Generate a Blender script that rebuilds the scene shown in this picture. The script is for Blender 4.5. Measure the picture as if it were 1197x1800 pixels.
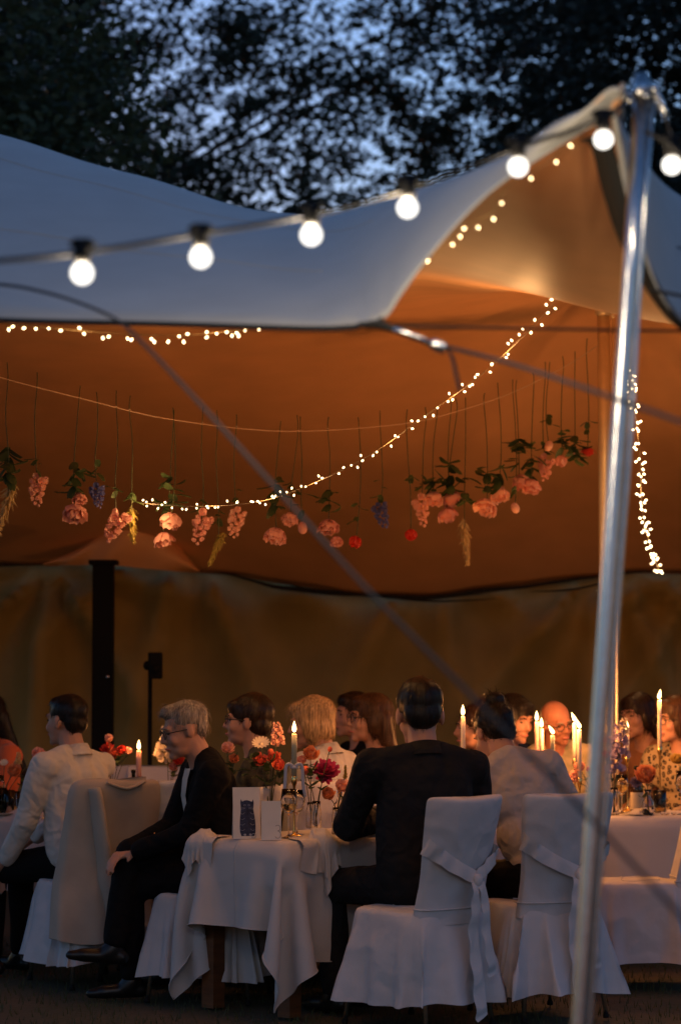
import bpy, math, random
import numpy as np
from mathutils import Vector, Matrix
R = math.radians
random.seed(7); RNG = np.random.default_rng(7)
sc = bpy.context.scene
for _o in list(bpy.data.objects): bpy.data.objects.remove(_o)
COL = sc.collection

# ------------------------------------------------------------------ camera
CAM_H, FPX, PITCH = 1.47, 4250.0, math.atan(290/4250.0)
cam_d = bpy.data.cameras.new('camera'); cam = bpy.data.objects.new('camera', cam_d); COL.objects.link(cam)
cam.location = (0, 0, CAM_H); cam.rotation_euler = (math.pi/2 + PITCH, 0, 0)
cam_d.sensor_fit = 'VERTICAL'; cam_d.sensor_height = 36.0; cam_d.sensor_width = 24.0; cam_d.lens = 85.0
cam_d.clip_start = 0.1; cam_d.clip_end = 500
cam_d.dof.use_dof = True; cam_d.dof.focus_distance = 10.7; cam_d.dof.aperture_fstop = 2.2
sc.camera = cam

# ------------------------------------------------------------------ dusk sky, faint low sun, exposure
w = bpy.data.worlds.new('World'); sc.world = w; w.use_nodes = True
nt = w.node_tree; bg = nt.nodes['Background']
sky = nt.nodes.new('ShaderNodeTexSky'); sky.sky_type = 'NISHITA'; sky.sun_disc = False
SUN_EL, SUN_ROT = R(0.2), R(-14)
sky.sun_elevation = SUN_EL; sky.sun_rotation = SUN_ROT; sky.air_density = 1.0; sky.dust_density = 0.3; sky.ozone_density = 3.1
nt.links.new(sky.outputs[0], bg.inputs[0]); bg.inputs[1].default_value = 0.85
sun_d = bpy.data.lights.new('sun', 'SUN'); sun_d.energy = 0.02; sun_d.angle = R(30); sun_d.color = (0.8, 0.85, 1.0)
sun = bpy.data.objects.new('sun', sun_d); COL.objects.link(sun)
_sd = Vector((math.sin(SUN_ROT)*math.cos(R(25)), math.cos(SUN_ROT)*math.cos(R(25)), math.sin(R(25))))
sun.rotation_euler = _sd.to_track_quat('Z', 'Y').to_euler()
vs = sc.view_settings; vs.view_transform = 'Standard'; vs.look = 'None'; vs.exposure = 0.0; vs.gamma = 1.0
sc.cycles.use_denoising = True
sc.cycles.caustics_reflective = False; sc.cycles.caustics_refractive = False
sc.cycles.sample_clamp_indirect = 2.0; sc.cycles.max_bounces = 8; sc.cycles.transparent_max_bounces = 12

# ------------------------------------------------------------------ pixel -> place
def P(px, py, Y):
    dx = (px-598.5)/FPX; dy = -(py-900)/FPX
    c, s = math.cos(PITCH), math.sin(PITCH)
    d = Vector((dx, c - dy*s, s + dy*c)); t = Y/d.y
    return Vector((0, 0, CAM_H)) + d*t
def G(px, py, z):
    d = P(px, py, 1.0) - Vector((0, 0, CAM_H))
    return Vector((0, 0, CAM_H)) + d*((z-CAM_H)/d.z)

# ------------------------------------------------------------------ materials
MATS = {}
def pr(name, col, rough=0.7, metal=0.0, spec=0.5, trans=0.0, ior=1.45, sheen=0.0, sss=0.0, var=0.0, vscale=20.0, bump=0.0, bscale=60.0, stretch=None, coat=0.0, col2=None, emis=None, estr=0.0, wave=None):
    if name in MATS: return MATS[name]
    m = bpy.data.materials.new(name); m.use_nodes = True; n = m.node_tree; b = n.nodes['Principled BSDF']; L = n.links
    b.inputs['Base Color'].default_value = (*col, 1); b.inputs['Roughness'].default_value = rough; b.inputs['Metallic'].default_value = metal
    b.inputs['Specular IOR Level'].default_value = spec; b.inputs['Transmission Weight'].default_value = trans; b.inputs['IOR'].default_value = ior
    b.inputs['Sheen Weight'].default_value = sheen; b.inputs['Coat Weight'].default_value = coat
    if sss: b.inputs['Subsurface Weight'].default_value = sss; b.inputs['Subsurface Radius'].default_value = (0.012, 0.005, 0.003); b.inputs['Subsurface Scale'].default_value = 1.0
    if emis: b.inputs['Emission Color'].default_value = (*emis, 1); b.inputs['Emission Strength'].default_value = estr
    tc = n.nodes.new('ShaderNodeTexCoord'); mp = n.nodes.new('ShaderNodeMapping'); L.new(tc.outputs['Object'], mp.inputs['Vector'])
    if stretch: mp.inputs['Scale'].default_value = stretch
    if var or col2:
        nz = n.nodes.new('ShaderNodeTexNoise'); nz.inputs['Scale'].default_value = vscale; nz.inputs['Detail'].default_value = 6
        L.new(mp.outputs[0], nz.inputs['Vector'])
        rp = n.nodes.new('ShaderNodeValToRGB'); rp.color_ramp.elements[0].position = 0.3; rp.color_ramp.elements[1].position = 0.7
        c2 = col2 or tuple(min(1, c*(1+var)) for c in col); c1 = col if col2 else tuple(c*(1-var) for c in col)
        rp.color_ramp.elements[0].color = (*c1, 1); rp.color_ramp.elements[1].color = (*c2, 1)
        L.new(nz.outputs['Fac'], rp.inputs[0]); L.new(rp.outputs[0], b.inputs['Base Color'])
    if bump:
        nb = n.nodes.new('ShaderNodeTexNoise'); nb.inputs['Scale'].default_value = bscale; nb.inputs['Detail'].default_value = 4
        L.new(mp.outputs[0], nb.inputs['Vector'])
        bp = n.nodes.new('ShaderNodeBump'); bp.inputs['Strength'].default_value = bump; bp.inputs['Distance'].default_value = 0.01
        L.new(nb.outputs['Fac'], bp.inputs['Height']); L.new(bp.outputs[0], b.inputs['Normal'])
    MATS[name] = m; return m
def glow(name, col, strength, clear=0.0):
    """a light-giving glass or flame: emission, partly clear so that the lamp inside shines out"""
    if name in MATS: return MATS[name]
    m = bpy.data.materials.new(name); m.use_nodes = True; n = m.node_tree; n.nodes.clear()
    o = n.nodes.new('ShaderNodeOutputMaterial'); e = n.nodes.new('ShaderNodeEmission'); e.inputs[0].default_value = (*col, 1); e.inputs[1].default_value = strength
    if clear:
        t = n.nodes.new('ShaderNodeBsdfTransparent'); x = n.nodes.new('ShaderNodeMixShader'); x.inputs[0].default_value = 1-clear
        n.links.new(t.outputs[0], x.inputs[1]); n.links.new(e.outputs[0], x.inputs[2]); n.links.new(x.outputs[0], o.inputs[0])
    else: n.links.new(e.outputs[0], o.inputs[0])
    MATS[name] = m; return m
def crumple(m, scale, strength, dist=0.02):
    """adds soft faceted creases to a cloth's relief"""
    n = m.node_tree; tc = n.nodes.new('ShaderNodeTexCoord'); nz = n.nodes.new('ShaderNodeTexNoise'); nz.inputs['Scale'].default_value = scale*0.7; nz.inputs['Detail'].default_value = 2
    n.links.new(tc.outputs['Object'], nz.inputs['Vector']); mx = n.nodes.new('ShaderNodeMix'); mx.data_type = 'RGBA'; mx.blend_type = 'LINEAR_LIGHT'; mx.inputs[0].default_value = 0.22
    n.links.new(tc.outputs['Object'], mx.inputs[6]); n.links.new(nz.outputs['Color'], mx.inputs[7])
    v = n.nodes.new('ShaderNodeTexVoronoi'); v.feature = 'SMOOTH_F1'; v.inputs['Scale'].default_value = scale; v.inputs['Smoothness'].default_value = 0.35; n.links.new(mx.outputs[2], v.inputs['Vector'])
    b = n.nodes.new('ShaderNodeBump'); b.inputs['Strength'].default_value = strength; b.inputs['Distance'].default_value = dist; n.links.new(v.outputs['Distance'], b.inputs['Height'])
    pb = n.nodes['Principled BSDF']
    for l in list(pb.inputs['Normal'].links): n.links.new(l.from_socket, b.inputs['Normal'])
    n.links.new(b.outputs[0], pb.inputs['Normal']); return m
def leafmat(name, col, var=0.4, trans=0.3):
    if name in MATS: return MATS[name]
    m = pr(name, col, 0.6, var=var, vscale=3.0); n = m.node_tree; b = n.nodes['Principled BSDF']; o = n.nodes['Material Output']
    t = n.nodes.new('ShaderNodeBsdfTranslucent'); t.inputs[0].default_value = (*[c*1.2 for c in col], 1)
    x = n.nodes.new('ShaderNodeMixShader'); x.inputs[0].default_value = trans
    n.links.new(b.outputs[0], x.inputs[1]); n.links.new(t.outputs[0], x.inputs[2]); n.links.new(x.outputs[0], o.inputs[0]); return m

# ------------------------------------------------------------------ mesh builder
def link(o, parent=None):
    COL.objects.link(o)
    if parent is not None: o.parent = parent
    return o
def tag(o, label=None, cat=None, group=None, kind=None):
    if label: o['label'] = label
    if cat: o['category'] = cat
    if group: o['group'] = group
    if kind: o['kind'] = kind
    return o
def thing(name, label, cat, loc=(0, 0, 0), rz=0.0, group=None):
    o = bpy.data.objects.new(name, None); o.empty_display_size = 0.05; link(o)
    o.location = loc; o.rotation_euler = (0, 0, rz); return tag(o, label, cat, group)
def copy_tree(o, parent=None):
    c = o.copy(); COL.objects.link(c); c.parent = parent
    for ch in o.children: copy_tree(ch, c)
    return c
def frame(d):
    d = Vector(d).normalized(); a = Vector((0, 0, 1)) if abs(d.z) < 0.9 else Vector((1, 0, 0))
    x = d.cross(a).normalized(); y = d.cross(x).normalized(); return x, y, d
class MB:
    def __init__(s): s.v = []; s.f = []; s.m = []; s.mi = 0
    def face(s, f): s.f.append(f); s.m.append(s.mi)
    def box(s, c, h, M=None):
        b = len(s.v); c = Vector(c)
        for x in (-1, 1):
            for y in (-1, 1):
                for z in (-1, 1):
                    p = Vector((x*h[0], y*h[1], z*h[2])); s.v.append(c + (M @ p if M else p))
        for f in ((0,1,3,2),(4,6,7,5),(0,4,5,1),(2,3,7,6),(0,2,6,4),(1,5,7,3)): s.face(tuple(b+i for i in f))
        return s
    def tube(s, pts, r, n=8, caps=True, flat=1.0, up=None):
        pts = [Vector(p) for p in pts]; b = len(s.v); k = len(pts)
        rs = r if hasattr(r, '__len__') else [r]*k
        px = None
        for i, p in enumerate(pts):
            d = (pts[min(i+1, k-1)] - pts[max(i-1, 0)])
            if d.length < 1e-9: d = Vector((0, 0, 1))
            d.normalize()
            if px is None:
                x = (Vector(up).cross(d) if up else frame(d)[0])
                if x.length < 1e-6: x = frame(d)[0]
            else: x = px - d*px.dot(d)
            x.normalize(); y = d.cross(x); px = x
            for j in range(n):
                a = 2*math.pi*j/n; s.v.append(p + x*(math.cos(a)*rs[i]) + y*(math.sin(a)*rs[i]*flat))
        for i in range(k-1):
            for j in range(n): s.face((b+i*n+j, b+i*n+(j+1) % n, b+(i+1)*n+(j+1) % n, b+(i+1)*n+j))
        if caps: s.face(tuple(b+j for j in range(n))[::-1]); s.face(tuple(b+(k-1)*n+j for j in range(n)))
        return s
    def ell(s, c, r, M=None, n=12, m=8):
        c = Vector(c); b = len(s.v); r = r if hasattr(r, '__len__') else (r, r, r)
        def q(x, y, z):
            p = Vector((x*r[0], y*r[1], z*r[2])); s.v.append(c + (M @ p if M else p))
        q(0, 0, 1)
        for i in range(1, m):
            t = math.pi*i/m
            for j in range(n): a = 2*math.pi*j/n; q(math.sin(t)*math.cos(a), math.sin(t)*math.sin(a), math.cos(t))
        q(0, 0, -1); e = len(s.v)-1
        for j in range(n):
            s.face((b, b+1+j, b+1+(j+1) % n)); s.face((e, e-n+(j+1) % n, e-n+j))
        for i in range(m-2):
            for j in range(n):
                k = b+1+i*n; s.face((k+j, k+n+j, k+n+(j+1) % n, k+(j+1) % n))
        return s
    def cap(s, p0, r0, p1, r1, n=12):
        p0, p1 = Vector(p0), Vector(p1); d = p1-p0
        if d.length < 1e-6: return s.ell(p0, max(r0, r1))
        d.normalize(); pts, rs = [], []
        for i in range(4): t = math.pi/2*(0.06+0.94*i/3); pts.append(p0 - d*r0*math.cos(t)); rs.append(r0*math.sin(t))
        for i in range(4): t = math.pi/2*(1-(1-0.06)*i/3); pts.append(p1 + d*r1*math.cos(t)); rs.append(r1*math.sin(t))
        return s.tube(pts, rs, n)
    def lathe(s, prof, c=(0, 0, 0), n=20, M=None):
        b = len(s.v); c = Vector(c)
        for r, z in prof:
            for j in range(n):
                a = 2*math.pi*j/n; p = Vector((r*math.cos(a), r*math.sin(a), z)); s.v.append(c + (M @ p if M else p))
        for i in range(len(prof)-1):
            for j in range(n): s.face((b+i*n+j, b+i*n+(j+1) % n, b+(i+1)*n+(j+1) % n, b+(i+1)*n+j))
        if prof[0][0] > 1e-4: s.face(tuple(b+j for j in range(n))[::-1])
        if prof[-1][0] > 1e-4: s.face(tuple(b+(len(prof)-1)*n+j for j in range(n)))
        return s
    def grid(s, rows, closed=False):
        b = len(s.v); k = len(rows[0])
        for r in rows: s.v.extend(Vector(p) for p in r)
        for i in range(len(rows)-1):
            for j in range(k if closed else k-1):
                j2 = (j+1) % k; s.face((b+i*k+j, b+i*k+j2, b+(i+1)*k+j2, b+(i+1)*k+j))
        return s
    def poly(s, pts):
        b = len(s.v); s.v.extend(Vector(p) for p in pts); s.face(tuple(range(b, b+len(pts)))); return s
    def add(s, o, M=None):
        b = len(s.v); s.v.extend((M @ p if M else p.copy()) for p in o.v)
        for f in o.f: s.face(tuple(b+i for i in f))
        return s
    def build(s, name, mat, parent=None, smooth=True):
        me = bpy.data.meshes.new(name); me.from_pydata([tuple(p) for p in s.v], [], s.f)
        for m in (mat if isinstance(mat, (list, tuple)) else [mat]): me.materials.append(m)
        if any(s.m): me.polygons.foreach_set('material_index', s.m)
        if smooth: me.polygons.foreach_set('use_smooth', [True]*len(me.polygons))
        me.update(); o = bpy.data.objects.new(name, me); return link(o, parent)
def applied(o):
    dg = bpy.context.evaluated_depsgraph_get(); me = bpy.data.meshes.new_from_object(o.evaluated_get(dg))
    old = o.data; o.modifiers.clear(); o.data = me; bpy.data.meshes.remove(old); return o
def noise3(p, freq, seed, octv=3):
    """cheap smooth vector-free noise from sums of sines; p is an (n,3) array"""
    g = np.random.default_rng(seed); out = np.zeros(len(p)); amp = 1.0
    for o_ in range(octv):
        for _ in range(3):
            k = g.normal(size=3); k = k/np.linalg.norm(k)*freq*(2**o_)*g.uniform(0.7, 1.4)
            out += amp*np.sin(p @ k + g.uniform(0, 6.28))/3
        amp *= 0.5
    return out
def displace(o, amp, freq, seed, stretch=(1, 1, 1)):
    me = o.data; n = len(me.vertices); co = np.empty(n*3); me.vertices.foreach_get('co', co); co = co.reshape(-1, 3)
    no = np.empty(n*3); me.vertices.foreach_get('normal', no); no = no.reshape(-1, 3)
    co += no*(amp*noise3(co*np.array(stretch), freq, seed))[:, None]
    me.vertices.foreach_set('co', co.ravel()); me.update()
def remesh(mb, name, mat, parent, voxel=0.01, it=4, disp=None):
    o = mb.build(name, mat, parent)
    md = o.modifiers.new('r', 'REMESH'); md.mode = 'VOXEL'; md.voxel_size = voxel; md.use_smooth_shade = True
    if it: sm = o.modifiers.new('s', 'SMOOTH'); sm.factor = 0.5; sm.iterations = it
    applied(o)
    if not len(o.data.materials): o.data.materials.append(mat)
    if disp: displace(o, *disp)
    return o
def point_light(parent, loc, power, col, radius=0.02, name='glow'):
    d = bpy.data.lights.new(name, 'POINT'); d.energy = power; d.color = col; d.shadow_soft_size = radius
    o = bpy.data.objects.new(name, d); link(o, parent); o.location = loc; return o
def crom(ps, n):
    """Catmull-Rom through points, n samples per span"""
    ps = [Vector(p) for p in ps]; out = []
    for i in range(len(ps)-1):
        p0, p1, p2, p3 = ps[max(i-1, 0)], ps[i], ps[i+1], ps[min(i+2, len(ps)-1)]
        for k in range(n):
            t = k/n
            out.append(0.5*((2*p1) + (p2-p0)*t + (2*p0-5*p1+4*p2-p3)*t*t + (3*p1-p0-3*p2+p3)*t**3))
    out.append(ps[-1].copy()); return out
# ------------------------------------------------------------------ draped cloth, settled with a small position-based solver
def drape(nx, ny, dx, pos, pinned, collide, steps=140, iters=10, damp=0.97, bend=0.25, seed=1):
    p = pos.astype(float).copy(); g = np.random.default_rng(seed); p += g.normal(0, 0.0006, p.shape)
    wt = np.where(pinned, 0.0, 1.0); prev = p.copy(); dt = 1/50.0
    groups = []
    def pair(a, b, rest, k): groups.append((a, b, rest, k))
    S = slice
    for ax in (0, 1):
        n = p.shape[ax]
        for off in (0, 1):
            m = (n-off)//2
            a = [S(None), S(None)]; b = [S(None), S(None)]; a[ax] = S(off, off+2*m-1, 2); b[ax] = S(off+1, off+2*m, 2); pair(tuple(a), tuple(b), dx, 1.0)
        for off in range(4):
            m = (n-off-3)//4+1
            if m < 1: continue
            a = [S(None), S(None)]; b = [S(None), S(None)]; a[ax] = S(off, off+4*(m-1)+1, 4); b[ax] = S(off+2, off+2+4*(m-1)+1, 4); pair(tuple(a), tuple(b), 2*dx, bend)
    for off in (0, 1):
        m = (nx-off)//2
        A, B = S(off, off+2*m-1, 2), S(off+1, off+2*m, 2)
        pair((A, S(0, ny-1)), (B, S(1, ny)), dx*1.41421, 0.4); pair((A, S(1, ny)), (B, S(0, ny-1)), dx*1.41421, 0.4)
    grav = np.array([0, 0, -9.8])*dt*dt
    for st in range(steps):
        vel = (p-prev)*damp; prev = p.copy(); p = p + (vel+grav)*wt[..., None]
        for it in range(iters):
            for a, b, rest, k in groups:
                d = p[b]-p[a]; L = np.sqrt((d*d).sum(-1))+1e-9; wa, wb = wt[a], wt[b]
                c = (k*(L-rest)/L/np.maximum(wa+wb, 1e-6))[..., None]*d
                p[a] += wa[..., None]*c; p[b] -= wb[..., None]*c
        q = p.copy(); collide(p); hit = (np.abs(q-p).sum(-1) > 1e-7)
        prev[hit] = p[hit]
    return p
def box_collider(a, b, top, eps=0.006, floor=0.012):
    def f(p):
        x, y, z = p[..., 0], p[..., 1], p[..., 2]
        ins = (np.abs(x) < a+eps) & (np.abs(y) < b+eps) & (z < top+eps) & (z > top-0.2)
        dz = top+eps-z; dxx = a+eps-np.abs(x); dyy = b+eps-np.abs(y)
        t = ins & (dz <= dxx) & (dz <= dyy); p[..., 2][t] = top+eps
        t2 = ins & ~t & (dxx <= dyy); p[..., 0][t2] = np.sign(x[t2])*(a+eps)
        t3 = ins & ~t & ~t2; p[..., 1][t3] = np.sign(y[t3])*(b+eps)
        p[..., 2] = np.maximum(p[..., 2], floor)
    return f
def cloth_object(name, p, mat, parent=None, thick=0.0):
    mb = MB(); mb.grid([[Vector(q) for q in row] for row in p]); o = mb.build(name, mat, parent)
    if thick: md = o.modifiers.new('t', 'SOLIDIFY'); md.thickness = thick; md.offset = 0
    md = o.modifiers.new('u', 'SUBSURF'); md.levels = md.render_levels = 1
    return applied(o)
# ================================================================== THE SETTING
m_ground = pr('dark_trodden_ground', (0.075, 0.06, 0.035), 0.95, col2=(0.045, 0.05, 0.022), vscale=2.2, bump=0.8, bscale=35)
_g = MB(); N = 60; _rows = []
for i in range(N+1):
    y = -8 + 90*(i/N)**1.6; _rows.append([Vector((-60 + 120*j/N, y, -0.004 - 0.012*abs(math.sin(j*1.7+i*0.9)))) for j in range(N+1)])
_g.grid(_rows); _g.v += []
tag(_g.build('ground', m_ground), kind='structure')
# short worn grass in front of the tables: uncountable blades
m_grass = leafmat('grass_blades', (0.055, 0.065, 0.02)); _g = MB()
for k in range(9000):
    x = random.uniform(-2.6, 2.6); y = random.uniform(9.2, 14.0); h = random.uniform(0.012, 0.035); a = random.uniform(0, 6.28)
    dx, dy = 0.003*math.cos(a), 0.003*math.sin(a); l = random.uniform(-0.015, 0.015)
    _g.poly([(x-dx, y-dy, -0.012), (x+dx, y+dy, -0.012), (x+l, y+l*0.7, h)])
tag(_g.build('grass', m_grass, smooth=False), 'short trodden grass on the dark ground under the tables', 'grass', kind='stuff')

# ------------------------------------------------------------------ trees behind the tent
m_bark = pr('bark', (0.07, 0.055, 0.045), 0.95, var=0.4, vscale=9, bump=0.9, bscale=25, stretch=(1, 1, 0.25))
def tree(name, label, x, y, h, clumps, leaf, mat, group, seed, trunk=0.16, tmp=None):
    rg = np.random.default_rng(seed); t = thing(name, label, 'tree', (x, y, 0), 0, group)
    mb = MB(); pts = [Vector((0, 0, -0.1))]
    for k in range(1, 8): pts.append(Vector((rg.normal(0, 0.1)*k*0.3, rg.normal(0, 0.1)*k*0.3, h*0.82*k/7)))
    mb.tube(pts, [trunk*(1.25-1.1*k/7) for k in range(8)], 9)
    for c in clumps:
        if rg.random() > 5.0/len(clumps): continue
        cz = c[2]; zi = max(0.18*h, min(0.78*h, cz-1.0-0.4*abs(c[0]))); k = min(6, int(zi/(h*0.82)*7)); p0 = pts[k].lerp(pts[k+1], 0.5)
        e = Vector(c[:3]); mid = p0.lerp(e, 0.5) + Vector((rg.normal(0, 0.1), rg.normal(0, 0.1), 0.15))
        mb.tube(crom([p0, mid, e], 4), [trunk*0.42*(1-0.1*q) for q in range(9)], 6)
    mb.build('trunk', m_bark, t)
    V = []; F = []
    for (cx, cy, cz, r, n) in clumps:
        u = rg.normal(size=(n, 3)); u /= np.linalg.norm(u, axis=1)[:, None]; rad = rg.random(n)**0.45
        c = np.array([cx, cy, cz]) + u*rad[:, None]*np.array([r*1.25, r, r*0.75])
        a = rg.normal(size=(n, 3)); a[:, 2] = a[:, 2]*0.35 - 0.25; a /= np.linalg.norm(a, axis=1)[:, None]
        b = np.cross(a, rg.normal(size=(n, 3))); b /= np.linalg.norm(b, axis=1)[:, None]
        L = leaf*rg.uniform(0.6, 1.3, n)[:, None]; W = L*0.3
        V.append(np.stack([c-a*L*0.5, c-a*L*0.08+b*W, c+a*L*0.5, c-a*L*0.08-b*W], 1).reshape(-1, 3))
    V = np.concatenate(V); F = np.arange(len(V)).reshape(-1, 4)
    me = bpy.data.meshes.new('crown'); me.vertices.add(len(V)); me.vertices.foreach_set('co', V.ravel())
    me.loops.add(len(V)); me.loops.foreach_set('vertex_index', F.ravel()); me.polygons.add(len(F)); me.polygons.foreach_set('loop_start', np.arange(len(F))*4)
    me.materials.append(mat); me.update(calc_edges=True); link(bpy.data.objects.new('crown', me), t); return t
m_leaf_dark = leafmat('dark_leaves', (0.035, 0.05, 0.03)); m_leaf_green = leafmat('olive_leaves', (0.06, 0.075, 0.03)); m_leaf_blue = leafmat('deep_green_leaves', (0.03, 0.045, 0.035))
def clumps_box(seed, n, x0, x1, z0, z1, y0, y1, r0, r1, dens, keep=None):
    rg = np.random.default_rng(seed); out = []
    while len(out) < n:
        x, z, y = rg.uniform(x0, x1), rg.uniform(z0, z1), rg.uniform(y0, y1); r = rg.uniform(r0, r1)
        if keep and not keep(x, z, rg.random()): continue
        out.append((x, y, z, r, int(dens*r*r)))
    return out
# pale dusk sky shows through gaps; the crowns thicken to either side
tree('leafy_tree', 'low bushy olive green tree behind the tent, nearest its roof', -3.4, 21, 8.2,
     clumps_box(3, 90, -1.9, 1.75, 2.5, 8.3, -1.2, 1.2, 0.4, 0.8, 1300, lambda x, z, q: (x/1.75)**2*0.9 + ((z-5)/3.0)**2 < 1.05 and (x < 0.9 or z < 6.9)), 0.10, m_leaf_green, 'trees behind the tent', 21, 0.14)
def gap(x, z, sx, sz, ph):   # a slow pattern of thin spots in a crown
    return math.sin(x*sx+z*0.6*sz+ph)*math.sin(z*sz-x*0.45*sx+1.1*ph) + 0.5*math.sin(x*2.3*sx-z*1.9*sz+ph*2)
tree('leafy_tree', 'tall thin-crowned tree with the evening sky showing through its leaves', -3.6, 31, 13.5,
     [(c[0]+2.9,)+c[1:] for c in clumps_box(5, 3000, -3.3, 4.2, 5.2, 11.2, -1.0, 1.0, 0.10, 0.27, 640, lambda x, z, q: q < 0.55 - 0.30*gap(x, z, 2.3, 2.0, 0.8) + 0.2*max(0, abs(x)-1.7))], 0.105, m_leaf_dark, 'trees behind the tent', 22, 0.11)
tree('leafy_tree', 'tall dense dark tree on the pole side of the tent', 4.3, 28, 13,
     clumps_box(8, 640, -2.9, 2.8, 3.5, 11.2, -1.6, 1.6, 0.35, 0.7, 620, lambda x, z, q: x > -2.0 + 0.45*math.sin(z*1.7) or q > 0.85), 0.12, m_leaf_blue, 'trees behind the tent', 23, 0.2)
tree('leafy_tree', 'tall dense dark tree behind the bushy olive tree', -5.1, 33, 14,
     clumps_box(12, 420, -3.0, 2.6, 3.5, 11.5, -1.6, 1.6, 0.3, 0.7, 560, lambda x, z, q: x < 1.0 + 0.5*math.sin(z*1.4) or q > 0.85), 0.12, m_leaf_dark, 'trees behind the tent', 24, 0.2)

# ================================================================== THE STRETCH TENT
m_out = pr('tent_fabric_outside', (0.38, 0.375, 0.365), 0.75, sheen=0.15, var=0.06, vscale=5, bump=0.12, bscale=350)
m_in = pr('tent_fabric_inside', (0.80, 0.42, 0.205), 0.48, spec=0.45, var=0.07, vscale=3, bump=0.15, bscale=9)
m_band = pr('black_webbing_and_shade', (0.015, 0.014, 0.013), 0.85, bump=0.3, bscale=300)  # webbing and ropes; also the painted shade of the hem and wall seam
m_wall = pr('tent_wall_fabric', (0.31, 0.215, 0.062), 0.6, spec=0.35, var=0.10, vscale=4, bump=0.2, bscale=8)
def lw(X, Y, z): return Vector((X, Y, z))
seam_px = [(-400, 985), (-150, 990), (0, 992), (165, 991), (350, 1003), (500, 1030), (620, 1046), (750, 1050), (900, 1031), (1090, 1010), (1197, 1008), (1350, 1000), (1600, 990)]
def seam(px):
    for (a, ya), (b, yb) in zip(seam_px, seam_px[1:]):
        if a <= px <= b: t = (px-a)/(b-a); return ya+(yb-ya)*(t*t*(3-2*t))
    return 990
cols = [  # edge, crest, dip behind it, then (X,z) high line at Y=13, then the pixel column where it meets the back wall
 (P(-700,540,7.2), P(-700,60,9.4), lw(-4.3,11.0,3.5), (-4.6,3.5), -900),
 (P(-250,548,6.7), P(-250,165,8.9), lw(-2.4,10.4,3.2), (-3.6,3.35), -560),
 (P(0,562,6.5),  P(0,236,8.6),   lw(-1.55,10.3,3.1), (-2.7,3.3), -250),
 (P(220,567,6.35), P(220,306,8.4), lw(-0.9,10.2,3.08), (-1.9,3.25), 0),
 (P(430,571,6.2), P(420,364,8.2), lw(-0.35,10.0,3.05), (-1.1,3.25), 200),
 (P(600,572,6.05), P(555,378,7.9), lw(0.0,9.6,3.05), (-0.5,3.3), 400),
 (P(672,562,5.95), P(665,352,7.4), lw(0.2,9.0,2.98), (-0.05,3.35), 540),
 (P(745,460,5.95), P(770,322,6.9), P(750,461,8.4), (0.35,3.4), 660),
 (P(860,338,5.95), P(890,281,6.4), P(870,492,8.35), (0.75,3.45), 780),
 (P(1005,240,5.95), P(1010,226,6.05), P(980,520,8.3), (1.1,3.55), 900),
 (P(1088,190,5.95), P(1092,183,5.98), P(1070,545,8.3), (1.5,3.66), 1020),
 (P(1080,242,6.02), P(1084,216,6.1), P(1130,557,8.3), (1.9,3.55), 1110),
 (P(1130,440,6.1), P(1140,298,6.5), P(1195,568,8.35), (2.3,3.45), 1200),
 (P(1195,566,6.2), P(1200,352,7.2), P(1300,590,8.8), (2.8,3.4), 1350),
 (P(1330,640,6.5), P(1330,400,8.0), lw(2.2,10.0,3.1), (3.4,3.4), 1600),
 (P(1650,640,7.0), P(1650,330,9.0), lw(3.4,10.8,3.3), (4.4,3.4), 1900)]
YB = 17.0
def row_pts(c):
    b = P(c[4], seam(c[4]), YB); h = lw(c[3][0], 13.0, c[3][1]); mid = lw((h.x*0.45+b.x*0.55), 15.2, (h.z+b.z)/2+0.08)
    return [c[0], c[1], c[2], h, mid, b]
ctrl = [row_pts(c) for c in cols]
SU, SV = 12, 10
lines = [crom(c, SV) for c in ctrl]                       # along depth
rows = [crom([l[k] for l in lines], SU) for k in range(len(lines[0]))]   # across
# light wrinkles running from the apex and from the guy ring
for i, r in enumerate(rows):
    for j, p in enumerate(r):
        for (q_, k_, am_) in ((P(672,562,5.95), 17, 0.010), (P(1088,190,5.95), 15, 0.008)):
            dv = p-q_; rr_ = dv.length; p.z += am_*math.sin(k_*math.atan2(dv.z+0.3*dv.y, dv.x))*math.exp(-rr_/0.55)*min(1, rr_/0.15)
        if i > 2: p.z += 0.006*math.sin(p.x*5+p.y*1.3) + 0.004*math.sin(p.x*11-p.y*2.0)
tent = thing('stretch_tent', 'beige stretch tent roof peaking at a leaning metal corner pole', 'tent', (0, 6, 0))
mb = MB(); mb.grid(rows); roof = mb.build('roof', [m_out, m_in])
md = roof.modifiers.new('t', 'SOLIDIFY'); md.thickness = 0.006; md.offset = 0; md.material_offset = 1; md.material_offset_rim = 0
applied(roof); TI = Matrix.Translation((0, -6, 0))
def into(o, par, M=TI): o.data.transform(M); o.parent = par; return o
# the solidified copy must carry the tan inside on its lower faces
me = roof.data
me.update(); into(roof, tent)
edge = rows[0]
def band(pts_a, pts_b, name):
    b_ = MB(); b_.grid([pts_a, pts_b]); o = b_.build(name, m_band); md = o.modifiers.new('t', 'SOLIDIFY'); md.thickness = 0.004; md.offset = 0; applied(o); return into(o, tent)
_k0, _k1 = 6*SU, 10*SU
_a = [p + Vector((0, -0.006, 0.006)) for p in edge[:_k0+1]]
band(_a, [p + Vector((0, 0.0, -0.014)) for p in _a], 'edge_band')
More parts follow.
